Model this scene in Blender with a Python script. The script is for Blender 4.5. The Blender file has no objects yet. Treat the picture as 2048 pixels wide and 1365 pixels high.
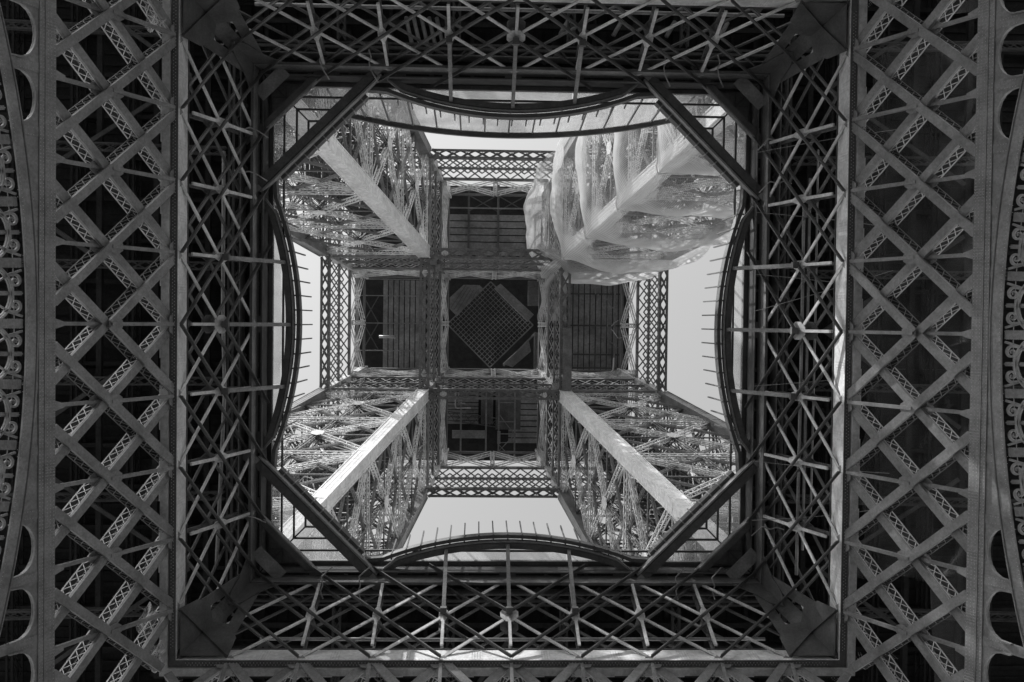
import bpy, math, random
from mathutils import Vector, Matrix
random.seed(7)
R = math.radians
sc = bpy.context.scene
C = sc.collection

# ------------------------------------------------------------------ camera
CAMZ = 1.6
cam_d = bpy.data.cameras.new('camera'); cam = bpy.data.objects.new('camera', cam_d); C.objects.link(cam)
cam_d.sensor_width = 36.0; cam_d.lens = 36.0*1991/2048; cam_d.clip_end = 5000; cam_d.clip_start = 0.1
M = ((0.9993389726, -0.0116123564, -0.0344495417), (0.0109285390, 0.9997408065, -0.0199721535), (0.0346725364, 0.0195824682, 0.9992068565))
m = Matrix(((M[0][0], -M[1][0], -M[2][0]), (M[0][1], -M[1][1], -M[2][1]), (M[0][2], -M[1][2], -M[2][2])))
cam.matrix_world = Matrix.Translation((-1.794, -0.308, CAMZ)) @ m.to_4x4()
sc.camera = cam

# ------------------------------------------------------------------ world and sun (black and white photograph: the sky is taken as grey)
SUN_EL, SUN_AZ = R(42), R(226)          # azimuth: angle from +x towards +y (picture right towards picture bottom)
w = bpy.data.worlds.new('World'); sc.world = w; w.use_nodes = True
nt = w.node_tree; nt.nodes.clear()
sky = nt.nodes.new('ShaderNodeTexSky'); sky.sky_type = 'NISHITA'; sky.sun_disc = False
sky.sun_elevation = SUN_EL; sky.sun_rotation = math.pi/2 - SUN_AZ; sky.air_density = 1.3; sky.dust_density = 1.0
bw = nt.nodes.new('ShaderNodeRGBToBW'); bg = nt.nodes.new('ShaderNodeBackground'); bg.inputs[1].default_value = 0.15
ow = nt.nodes.new('ShaderNodeOutputWorld')
nt.links.new(sky.outputs[0], bw.inputs[0]); nt.links.new(bw.outputs[0], bg.inputs[0]); nt.links.new(bg.outputs[0], ow.inputs[0])
sl = bpy.data.lights.new('sun', 'SUN'); sl.energy = 2.4; sl.angle = R(0.55); sl.color = (1, 1, 1)
sun = bpy.data.objects.new('sun', sl); C.objects.link(sun)
sd = Vector((math.cos(SUN_EL)*math.cos(SUN_AZ), math.cos(SUN_EL)*math.sin(SUN_AZ), math.sin(SUN_EL)))
sun.rotation_euler = (-sd).to_track_quat('-Z', 'Y').to_euler(); sun.location = sd*300
vs = sc.view_settings; vs.view_transform = 'Standard'; vs.look = 'None'; vs.exposure = 1.28; vs.gamma = 1.0; vs.use_curve_mapping = False
sc.cycles.max_bounces = 6; sc.cycles.diffuse_bounces = 4; sc.cycles.transparent_max_bounces = 24

# ------------------------------------------------------------------ materials
def new_mat(name):
    mt = bpy.data.materials.new(name); mt.use_nodes = True
    n = mt.node_tree; n.nodes.clear(); return mt, n
def N(n, t, **k):
    x = n.nodes.new(t)
    for a, b in k.items(): setattr(x, a, b)
    return x
def paint(name, base, rough=0.5, var=0.35, scale=0.9, spec=0.4, bump=0.15, grime=0.25):
    mt, n = new_mat(name); L = n.links.new
    out = N(n, 'ShaderNodeOutputMaterial'); p = N(n, 'ShaderNodeBsdfPrincipled'); L(p.outputs[0], out.inputs[0])
    tc = N(n, 'ShaderNodeTexCoord')
    n1 = N(n, 'ShaderNodeTexNoise'); n1.inputs['Scale'].default_value = scale; n1.inputs['Detail'].default_value = 8; n1.inputs['Roughness'].default_value = 0.65
    n2 = N(n, 'ShaderNodeTexNoise'); n2.inputs['Scale'].default_value = scale*9; n2.inputs['Detail'].default_value = 6; n2.inputs['Roughness'].default_value = 0.7
    L(tc.outputs['Object'], n1.inputs['Vector']); L(tc.outputs['Object'], n2.inputs['Vector'])
    r1 = N(n, 'ShaderNodeMapRange'); r1.inputs[1].default_value = 0.3; r1.inputs[2].default_value = 0.7
    r1.inputs[3].default_value = base*(1-var); r1.inputs[4].default_value = base*(1+var)
    L(n1.outputs[0], r1.inputs[0])
    r2 = N(n, 'ShaderNodeMapRange'); r2.inputs[1].default_value = 0.35; r2.inputs[2].default_value = 0.65
    r2.inputs[3].default_value = 1-grime; r2.inputs[4].default_value = 1+grime*0.6
    L(n2.outputs[0], r2.inputs[0])
    mu = N(n, 'ShaderNodeMath', operation='MULTIPLY'); L(r1.outputs[0], mu.inputs[0]); L(r2.outputs[0], mu.inputs[1])
    L(mu.outputs[0], p.inputs['Base Color'])
    p.inputs['Roughness'].default_value = rough; p.inputs['Specular IOR Level'].default_value = spec
    if bump:
        b = N(n, 'ShaderNodeBump'); b.inputs['Strength'].default_value = bump; b.inputs['Distance'].default_value = 0.02
        L(n2.outputs[0], b.inputs['Height']); L(b.outputs[0], p.inputs['Normal'])
    return mt
STEEL = paint('tower_paint', 0.24)
STEEL_U = paint('tower_paint_upper', 0.20)
COLUMN_LIT = paint('column_paint', 0.76, rough=0.4, var=0.18, scale=0.35)  # same tower paint, lightened to carry the light on the leg columns
WEB_LIT = paint('girder_face_paint', 0.72, rough=0.4, var=0.2, scale=0.5, grime=0.2)  # tower paint with the daylight on the girder faces put into the colour
STEEL_LIT = paint('tower_paint_pale', 0.55, rough=0.45, scale=0.5)  # lit copy of the tower paint, brightness put into the colour
STEEL_D = paint('tower_paint_dull', 0.10, rough=0.6)  # dark fittings, and tower steel with shade put into the colour
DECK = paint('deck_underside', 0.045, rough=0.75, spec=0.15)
CEIL = paint('ceiling_sheet', 0.26, rough=0.65, spec=0.2, scale=0.4)
PIPE = paint('pipe_metal', 0.30, rough=0.35)
LAMP = paint('fixture_enamel', 0.13, rough=0.5)
GROUND = paint('paving', 0.075, rough=0.9, scale=0.2, spec=0.1)

def glass_mat(name, trans, tint, rough):
    mt, n = new_mat(name); L = n.links.new
    out = N(n, 'ShaderNodeOutputMaterial'); tr = N(n, 'ShaderNodeBsdfTransparent'); tr.inputs[0].default_value = (0.93, 0.93, 0.93, 1)
    tl = N(n, 'ShaderNodeBsdfTranslucent'); tl.inputs[0].default_value = (tint, tint, tint, 1)
    gl = N(n, 'ShaderNodeBsdfGlossy'); gl.inputs['Roughness'].default_value = rough; gl.inputs[0].default_value = (0.8, 0.8, 0.8, 1)
    m1 = N(n, 'ShaderNodeMixShader'); m1.inputs[0].default_value = 0.25; L(tl.outputs[0], m1.inputs[1]); L(gl.outputs[0], m1.inputs[2])
    tc = N(n, 'ShaderNodeTexCoord'); ns = N(n, 'ShaderNodeTexNoise'); ns.inputs['Scale'].default_value = 0.7; ns.inputs['Detail'].default_value = 6
    L(tc.outputs['Object'], ns.inputs['Vector'])
    mr = N(n, 'ShaderNodeMapRange'); mr.inputs[1].default_value = 0.3; mr.inputs[2].default_value = 0.7; mr.inputs[3].default_value = 1-trans-0.08; mr.inputs[4].default_value = 1-trans+0.08
    L(ns.outputs[0], mr.inputs[0])
    m2 = N(n, 'ShaderNodeMixShader'); L(mr.outputs[0], m2.inputs[0]); L(tr.outputs[0], m2.inputs[1]); L(m1.outputs[0], m2.inputs[2]); L(m2.outputs[0], out.inputs[0])
    return mt
GLASS = glass_mat('walkway_glass', 0.72, 0.45, 0.08)
FACADE = glass_mat('facade_glass', 0.75, 0.6, 0.03)

def net_mat(name, albedo, dens, edge):
    mt, n = new_mat(name); L = n.links.new
    out = N(n, 'ShaderNodeOutputMaterial'); tr = N(n, 'ShaderNodeBsdfTransparent')
    df = N(n, 'ShaderNodeBsdfDiffuse'); df.inputs[0].default_value = (albedo,)*3+(1,)
    tl = N(n, 'ShaderNodeBsdfTranslucent'); tl.inputs[0].default_value = (albedo,)*3+(1,)
    a = N(n, 'ShaderNodeMixShader'); a.inputs[0].default_value = 0.55; L(df.outputs[0], a.inputs[1]); L(tl.outputs[0], a.inputs[2])
    lw = N(n, 'ShaderNodeLayerWeight'); lw.inputs[0].default_value = 0.5        # threads crowd together where the cloth turns edge-on
    mr = N(n, 'ShaderNodeMapRange'); mr.inputs[3].default_value = dens; mr.inputs[4].default_value = edge
    pw = N(n, 'ShaderNodeMath', operation='POWER'); pw.inputs[1].default_value = 2.8; L(lw.outputs['Facing'], pw.inputs[0]); L(pw.outputs[0], mr.inputs[0])
    uv = N(n, 'ShaderNodeUVMap'); sp = N(n, 'ShaderNodeSeparateXYZ'); L(uv.outputs[0], sp.inputs[0])
    tot = None
    for i in (0, 1):
        mm = N(n, 'ShaderNodeMath', operation='MULTIPLY'); mm.inputs[1].default_value = 2*math.pi; L(sp.outputs[i], mm.inputs[0])
        s = N(n, 'ShaderNodeMath', operation='SINE'); L(mm.outputs[0], s.inputs[0])
        q = N(n, 'ShaderNodeMapRange'); q.inputs[1].default_value = -1; q.inputs[2].default_value = 1; q.inputs[3].default_value = 0.45; q.inputs[4].default_value = 1.3; L(s.outputs[0], q.inputs[0])
        if tot is None: tot = q
        else:
            mx = N(n, 'ShaderNodeMath', operation='MAXIMUM'); L(tot.outputs[0], mx.inputs[0]); L(q.outputs[0], mx.inputs[1]); tot = mx
    mu = N(n, 'ShaderNodeMath', operation='MULTIPLY', use_clamp=True); L(mr.outputs[0], mu.inputs[0]); L(tot.outputs[0], mu.inputs[1])
    m2 = N(n, 'ShaderNodeMixShader'); L(mu.outputs[0], m2.inputs[0]); L(tr.outputs[0], m2.inputs[1]); L(a.outputs[0], m2.inputs[2]); L(m2.outputs[0], out.inputs[0])
    return mt
NET = net_mat('white_debris_net', 0.66, 0.27, 1.6)
NET_D = net_mat('dark_bird_net', 0.45, 0.09, 0.6)

# ------------------------------------------------------------------ mesh helper; heights h are above the lens
class MB:
    def __init__(s): s.v = []; s.f = []
    def box8(s, pts):
        b = len(s.v); s.v += [tuple(p) for p in pts]
        s.f += [(b, b+3, b+2, b+1), (b+4, b+5, b+6, b+7), (b, b+1, b+5, b+4), (b+1, b+2, b+6, b+5), (b+2, b+3, b+7, b+6), (b+3, b, b+4, b+7)]
    def bar(s, p, q, wd, th, n):
        p = Vector(p); q = Vector(q); a = (q-p).normalized(); n = Vector(n)
        sd_ = a.cross(n)
        if sd_.length < 1e-5: sd_ = a.cross(Vector((0.3, 0.9, 0.1)))
        sd_.normalize(); n2 = sd_.cross(a).normalized()
        u = sd_*wd/2; k = n2*th/2
        s.box8([p-u-k, p+u-k, p+u+k, p-u+k, q-u-k, q+u-k, q+u+k, q-u+k])
    def prism(s, poly, off):
        b = len(s.v); n = len(poly); off = Vector(off)
        s.v += [tuple(p) for p in poly]+[tuple(Vector(p)+off) for p in poly]
        s.f += [tuple(range(b, b+n)), tuple(range(b+2*n-1, b+n-1, -1))]
        s.f += [(b+i, b+n+i, b+n+(i+1) % n, b+(i+1) % n) for i in range(n)]
    def aabb(s, x0, x1, y0, y1, z0, z1):
        s.box8([(x0, y0, z0), (x1, y0, z0), (x1, y1, z0), (x0, y1, z0), (x0, y0, z1), (x1, y0, z1), (x1, y1, z1), (x0, y1, z1)])
    def rivet(s, p, n, r=0.022):
        p = Vector(p); n = Vector(n).normalized(); a = n.orthogonal().normalized(); c = n.cross(a)
        b = len(s.v); s.v += [tuple(p+a*r), tuple(p+c*r), tuple(p-a*r), tuple(p-c*r), tuple(p+n*r*0.9)]
        s.f += [(b, b+1, b+4), (b+1, b+2, b+4), (b+2, b+3, b+4), (b+3, b, b+4)]
    def tube(s, pts, r, k=8):
        pts = [Vector(p) for p in pts]; b = len(s.v); up = None
        for i, p in enumerate(pts):
            a = (pts[min(i+1, len(pts)-1)]-pts[max(i-1, 0)]).normalized()
            if up is None: up = a.orthogonal().normalized()
            up = (up-a*up.dot(a)).normalized(); c = a.cross(up)
            for j in range(k):
                t = 2*math.pi*j/k; s.v.append(tuple(p+(up*math.cos(t)+c*math.sin(t))*r))
        for i in range(len(pts)-1):
            for j in range(k): s.f.append((b+i*k+j, b+i*k+(j+1) % k, b+(i+1)*k+(j+1) % k, b+(i+1)*k+j))
        s.f.append(tuple(b+j for j in range(k-1, -1, -1))); s.f.append(tuple(b+(len(pts)-1)*k+j for j in range(k)))
    def ribbon(s, pts, n, wd, th, closed=False):
        # flat strip of width wd (in the plane with normal n) swept along pts, thickness th along n
        pts = [Vector(p) for p in pts]; n = Vector(n).normalized(); b = len(s.v); m_ = len(pts)
        for i, p in enumerate(pts):
            a = pts[(i+1) % m_]-pts[(i-1) % m_] if closed else pts[min(i+1, m_-1)]-pts[max(i-1, 0)]
            sd_ = a.normalized().cross(n).normalized()*wd/2 if not callable(wd) else a.normalized().cross(n).normalized()*wd(i/(m_-1))/2
            k = n*th/2
            s.v += [tuple(p-sd_-k), tuple(p+sd_-k), tuple(p+sd_+k), tuple(p-sd_+k)]
        for i in range(m_ if closed else m_-1):
            j = (i+1) % m_
            for e in range(4):
                g = (e+1) % 4; s.f.append((b+4*i+e, b+4*i+g, b+4*j+g, b+4*j+e))
        if not closed: s.f += [(b+3, b+2, b+1, b), (b+4*m_-4, b+4*m_-3, b+4*m_-2, b+4*m_-1)]
    def truss(s, p, q, n, wd, dp, c, pitch, lace=0.05, x=True, sides=True):
        p = Vector(p); q = Vector(q); a = (q-p); L = a.length; a.normalize(); n = Vector(n)
        sv = a.cross(n).normalized(); n = sv.cross(a).normalized(); u = sv*(wd/2-c/2); k = n*(dp/2-c/2)
        for e in (-1, 1):
            for g in (-1, 1): s.bar(p+u*e+k*g, q+u*e+k*g, c, c, n)
        ns = max(2, int(round(L/pitch))); st = L/ns
        for i in range(ns):
            p0 = p+a*st*i; p1 = p+a*st*(i+1); e = 1 if i % 2 else -1
            for g in (-1, 1):
                s.bar(p0+u*e+k*g, p1-u*e+k*g, lace, 0.02, n)
                if x: s.bar(p0-u*e+k*g, p1+u*e+k*g, lace, 0.02, n)
            if sides:
                for g in (-1, 1): s.bar(p0+k*e+u*g, p1-k*e+u*g, lace, 0.02, sv)
ORG = Vector((0, 0, 0))
def build(name, mb, mat, parent=None, kind=None, org=None, uv=None, smooth=False):
    o_ = Vector(org) if org is not None else (Vector(parent['_o']) if parent is not None and '_o' in parent else Vector((0, 0, 0)))
    me = bpy.data.meshes.new(name)
    me.from_pydata([(x-o_.x, y-o_.y, z+CAMZ-o_.z) for x, y, z in mb.v], [], mb.f); me.materials.append(mat)
    if uv:
        l = me.uv_layers.new(name='UVMap')
        for lp in me.loops: l.data[lp.index].uv = uv[lp.vertex_index]
    if smooth: me.polygons.foreach_set('use_smooth', [True]*len(me.polygons))
    me.update()
    o = bpy.data.objects.new(name, me); C.objects.link(o)
    if parent is not None: o.parent = parent; o['_o'] = tuple(o_)
    else: o.location = o_
    if kind: o['kind'] = kind
    return o
def thing(name, label, cat, org=(0, 0, 0), group=None):
    o = bpy.data.objects.new(name, None); C.objects.link(o); o.location = org; o.empty_display_size = 0.5
    o['label'] = label; o['category'] = cat; o['_o'] = tuple(org)
    if group: o['group'] = group
    return o
def tag(o, label, cat, group=None):
    o['label'] = label; o['category'] = cat
    if group: o['group'] = group
    return o
ALL = []
def kids(o, table): return table.get(o.name, [])
def spin_copies(root, labels, group, turns=(1, 2, 3)):
    """turned copies (90 degrees about the tower's axis) of a thing with its parts and their parts"""
    table = {}
    for o in C.objects:
        if o.parent: table.setdefault(o.parent.name, []).append(o)
    root['group'] = group; root['label'] = labels[0]
    res = [root]
    for t in turns:
        rz = Matrix.Rotation(t*math.pi/2, 4, 'Z')
        r = root.copy(); C.objects.link(r); r.location = rz @ root.location; r.rotation_euler = (0, 0, t*math.pi/2); r['label'] = labels[t]
        for ch in table.get(root.name, []):
            c = ch.copy(); C.objects.link(c); c.parent = r
            for g in table.get(ch.name, []):
                d = g.copy(); C.objects.link(d); d.parent = c
        res.append(r)
    return res
# master side = picture bottom (+y outward); one turn = left, two = top, three = right
SIDES = ('bottom', 'left', 'top', 'right')
def lab(fmt): return [fmt.format(s) for s in SIDES]

# ------------------------------------------------------------------ ground
g = MB(); g.aabb(-900, 900, -900, 900, -CAMZ-0.3, -CAMZ); o = build('ground', g, GROUND, kind='structure')

# ------------------------------------------------------------------ planes of the sloping inner faces (w = distance outward, h = height)
BAY = 3.39
def WF(h): return 15.91-0.35*(h-47.6)              # upper lattice, face towards the viewer
def WO(h): return 15.97+0.505*(47.6-h)             # lower lattice
NF = Vector((0, -1, -0.35)).normalized(); NO = Vector((0, -1, -0.505)).normalized()
def PF(t, h, off=0): return Vector((t, WF(h)+off, h))
def PO(t, h, off=0): return Vector((t, WO(h)+off, h))
DEP = 0.66

# ---- chord girder between the two lattices (the large square frame)
def chord(name, h0, h1, mat, matd, big):
    T = thing(name, 'x', 'girder', (0, WF(h0), CAMZ+h0))
    web = MB()
    for off in (0.02, DEP+0.02):
        e0 = WF(h0)+off-0.04; e1 = e0-0.06
        web.prism([(-e0, e0, h0), (e0, e0, h0), (e1, e1, h1), (-e1, e1, h1)], (0, 0.05, 0.0))
    build('web_plate', web, WEB_LIT if big else mat, T)
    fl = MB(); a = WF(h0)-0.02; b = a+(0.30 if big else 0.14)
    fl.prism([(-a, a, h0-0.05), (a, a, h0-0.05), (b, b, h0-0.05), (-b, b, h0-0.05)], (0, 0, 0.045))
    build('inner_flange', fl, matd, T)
    if big:
        f2 = MB(); a = WF(h0)+0.34; b = a+0.36
        f2.prism([(-a, a, h0-0.16), (a, a, h0-0.16), (b, b, h0-0.16), (-b, b, h0-0.16)], (0, 0, 0.06))
        f2.prism([(-a, a, h0-0.099), (a, a, h0-0.099), (a, a-0.03, h0+0.25), (-a, a-0.03, h0+0.25)], (0, 0.03, 0))
        build('outer_flange', f2, mat, T)
    f3 = MB(); a = WF(h0)-0.14; b = a+0.13
    f3.prism([(-a, a, h1+0.02), (a, a, h1+0.02), (b, b, h1+0.02), (-b, b, h1+0.02)], (0, 0, 0.04)); build('upper_flange', f3, matd, T)
    rv = MB(); Lh = WF(h0)-0.5; k = int(2*Lh/0.16)
    for i in range(k):
        t = -Lh+i*0.16
        rv.rivet((t, WF(h0)-0.026, h0+0.07), (0,-1,0), 0.026)
        if big: rv.rivet((t, WF(h0)+0.10, h0-0.051), (0, 0, -1), 0.024); rv.rivet((t+0.08, WF(h0)+0.20, h0-0.051), (0, 0, -1), 0.024)
        if not big or i % 2: rv.rivet((t, WF(h0)-0.082, h1-0.06), (0,-1,0), 0.02)
    if big:
        for j in range(-5, 6):
            for q in range(4):
                for e in range(9): rv.rivet((j*BAY+BAY/2+(q-1.5)*0.13, WF(h0)-0.045-0.05*e/9, h0+0.1+e*0.11), (0,-1,0), 0.022)
            for q in range(4):
                for e in range(5): rv.rivet((j*BAY+(q-1.5)*0.12+(e*0.05 if q > 1 else 0), WF(h0)-0.035-0.05*e/6, h0+0.15+e*0.18), (0,-1,0), 0.022)
    build('rivet_rows', rv, mat, T, kind='stuff')
    if big:
        for j in range(-3, 4):
            s = MB(); s.aabb(j*BAY-0.5, j*BAY+1.6, WF(h0)+0.74, WF(h0)+0.80, h0-0.02, h0+0.5); build('infill_plate', s, WEB_LIT, T)  # bright pieces standing in for a lit flange, light put into the colour
        for j in range(-5, 5):
            s = MB(); t = j*BAY+BAY/2
            wy = WF(h0)-0.032; s.prism([(t-0.30, wy, h0+0.02), (t+0.30, wy, h0+0.02), (t+0.30, wy-0.057, h1-0.02), (t-0.30, wy-0.057, h1-0.02)], (0, 0.012, 0))
            build('splice_plate', s, WEB_LIT, T)
    return T
A = chord('frame_girder', 47.45, 48.75, STEEL_LIT, STEEL_D, True)
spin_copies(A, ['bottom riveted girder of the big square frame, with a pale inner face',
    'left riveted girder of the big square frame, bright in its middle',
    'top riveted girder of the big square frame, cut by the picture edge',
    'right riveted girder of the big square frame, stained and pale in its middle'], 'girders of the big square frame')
B = chord('opening_girder', 53.55, 54.5, STEEL, STEEL_D, False)
# slender zigzag truss behind it
zz = MB()
zz.bar((-14.6, 14.95, 54.0), (14.6, 14.95, 54.0), 0.14, 0.1, (0, 0, 1))
build('rear_chord', zz, STEEL_D, B)
zz = MB(); k = 34
for i in range(k):
    t0 = -14.2+28.4*i/k; t1 = t0+28.4/k
    zz.bar((t0, 14.2 if i % 2 else 14.95, 53.99), (t1, 14.95 if i % 2 else 14.2, 53.99), 0.07, 0.05, (0, 0, 1))
build('zigzag_lacing', zz, STEEL_D, B)
spin_copies(B, lab('dark girder with zigzag bracing behind it, {} side of the octagonal opening'), 'girders round the opening')

# ---- lattice between the two girders (upper lattice)
hA, hM, hB = 47.75, 51.0, 54.0
def upper_lattice():
    T = thing('upper_lattice_truss', 'x', 'lattice truss', (0, WF(48), CAMZ+48))
    for layer in (0, 1):
        off = DEP*layer
        mt = STEEL_LIT if layer == 0 else STEEL_D  # front layer coloured as lit, rear layer as shaded
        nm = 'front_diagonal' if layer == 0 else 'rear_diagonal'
        for sgn in (-1, 1):
            for k in range(-6, 7):
                # bar from A node k through gusset k+sgn to B node k+2 sgn
                t0 = k*BAY; t1 = (k+2*sgn)*BAY*0.99
                if k == 0 and False: continue
                lo = 0.0; hi = 1.0
                def Pt(f): return t0+(t1-t0)*f
                def Hh(f): return hA+(hB+0.05-hA)*f
                # clip against the mitred corners
                while lo < 1 and abs(Pt(lo)) > WF(Hh(lo))-0.1: lo += 0.01
                while hi > 0 and abs(Pt(hi)) > WF(Hh(hi))-0.1: hi -= 0.01
                if hi-lo < 0.12: continue
                segs = [(lo, hi)]
                if Pt(lo)*Pt(hi) < -0.01: fz = -t0/(t1-t0); segs = [(lo, fz), (fz, hi)]
                for (fa, fb) in segs:
                    m_ = MB()
                    if sgn*Pt((fa+fb)/2) > 0:     # thin angle bars in front of the girder face, shade put into their colour
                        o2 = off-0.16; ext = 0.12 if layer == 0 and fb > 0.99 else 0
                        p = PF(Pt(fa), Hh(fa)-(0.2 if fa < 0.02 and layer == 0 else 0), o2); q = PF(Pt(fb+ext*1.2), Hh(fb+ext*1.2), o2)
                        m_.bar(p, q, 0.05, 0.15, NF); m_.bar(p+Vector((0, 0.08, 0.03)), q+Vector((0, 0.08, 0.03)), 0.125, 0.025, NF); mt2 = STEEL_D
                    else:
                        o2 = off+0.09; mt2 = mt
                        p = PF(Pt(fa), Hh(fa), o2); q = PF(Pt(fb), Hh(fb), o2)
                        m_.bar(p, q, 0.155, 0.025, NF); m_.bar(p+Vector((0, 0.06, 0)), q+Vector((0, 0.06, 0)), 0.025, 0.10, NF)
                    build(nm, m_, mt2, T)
        for k in range(-3, 4):
            t = k*BAY; m_ = MB()
            m_.bar(PF(t, 48.6, off+0.04), PF(t, hM, off+0.04), 0.15, 0.10, NF)
            m_.bar(PF(t, hM, off+0.04), PF(t*0.995, hB-0.5, off+0.04), 0.15, 0.10, NF)
            build('post', m_, STEEL_LIT if layer == 0 else STEEL_D, T)
            s = 0.52 if k == 0 else 0.26; hgt = 0.75 if k == 0 else 0.55
            m_ = MB(); pts = []
            for (a, b) in ((-1, -0.35), (-0.4, -1), (0.4, -1), (1, -0.35), (1, 0.35), (0.4, 1), (-0.4, 1), (-1, 0.35)):
                if k == 0: a *= 1.0; b *= 0.75
                pts.append(PF(t+a*s*0.9, hM+b*hgt, off+0.045))
            m_.prism(pts, -NF*0.025)
            gs = build('gusset_plate', m_, STEEL_LIT if layer == 0 else STEEL_D, T)
            if layer == 0:
                rv = MB()
                for q in range(20):
                    rv.rivet(PF(t+random.uniform(-.8, .8)*s*0.8, hM+random.choice((-.6, -.3, 0, .3, .6))*hgt, off+0.04), NF, 0.018)
                build('rivets', rv, STEEL, gs)
    # depth lacing between the two layers at each post
    m_ = MB()
    for k in range(-3, 4):
        n = 10
        for i in range(n):
            h0 = 48.6+(hB-0.7-48.6)*i/n; h1 = 48.6+(hB-0.7-48.6)*(i+1)/n
            m_.bar(PF(k*BAY, h0, 0.06 if i % 2 else DEP), PF(k*BAY, h1, DEP if i % 2 else 0.06), 0.045, 0.03, (1, 0, 0))
    build('post_lacing', m_, STEEL_D, T, kind='stuff')
    # heavy corner raker and brace with flared plates
    for sx in (-1, 1):  # corner steel is the tower's own, coloured darker for the shade there
        m_ = MB()
        a = PF(sx*(4*BAY+0.55), 48.3, 0.10); b = PF(sx*(WF(54.1)-0.25), 53.6, 0.10)
        m_.bar(a, b, 0.60, 0.06, NF); m_.bar(a+Vector((0, .14, 0)), b+Vector((0, .14, 0)), 0.06, 0.22, NF)
        build('corner_brace', m_, STEEL_D, T)
        m_ = MB(); m_.prism([PF(sx*(WF(h)-d), h, -0.14) for d, h in ((0.10, 47.6), (2.4, 47.6), (2.0, 48.9), (1.15, 49.9), (0.12, 50.1))], (0, 0.03, 0.01)); build('corner_gusset', m_, STEEL_D, T)
        m_ = MB(); m_.prism([PF(sx*(WF(h)-d), h, 0.02) for d, h in ((0.02, 51.6), (0.55, 51.9), (0.9, 52.7), (1.7, 53.5), (0.02, 53.7))], (0, 0.03, 0.01)); build('corner_gusset', m_, STEEL_D, T)
    return T
U = upper_lattice()
spin_copies(U, lab('lattice of crossing flat bars between frame girder and opening, {} side'), 'upper lattice trusses')

# corner rakers joining the two squares
def corner_post():
    c0 = Vector((WF(47.6)-0.05, WF(47.6)-0.05, 47.6)); c1 = Vector((WF(54.1)+0.1, WF(54.1)+0.1, 54.1))
    T = thing('corner_raker', 'x', 'raker', (c0.x, c0.y, CAMZ+c0.z))
    nrm = Vector((-1, -1, -0.35)).normalized()
    m_ = MB(); m_.bar(c0, c1, 0.82, 0.08, nrm); build('flange_plate', m_, STEEL_D, T)
    m_ = MB(); m_.bar(c0-nrm*0.3, c1-nrm*0.3, 0.08, 0.55, nrm); build('web_plate', m_, STEEL_D, T)
    m_ = MB(); m_.bar(c0+nrm*0.06, c1+nrm*0.06, 0.06, 0.05, nrm); build('cover_strip', m_, STEEL_D, T)
    rv = MB()
    for i in range(46):
        f = i/46; p = c0.lerp(c1, f)+nrm*0.045
        for e in (-0.33, -0.25, 0.25, 0.33): rv.rivet(p+Vector((1, -1, 0)).normalized()*e, nrm, 0.02)
    build('rivet_rows', rv, STEEL_D, T, kind='stuff')
    return T
K = corner_post()
spin_copies(K, ['heavy riveted raker in the lower right corner between frame and opening', 'heavy riveted raker in the lower left corner between frame and opening',
    'heavy riveted raker in the upper left corner, scraps of daylight either side', 'heavy riveted raker in the upper right corner between frame and opening'], 'corner rakers')

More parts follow.
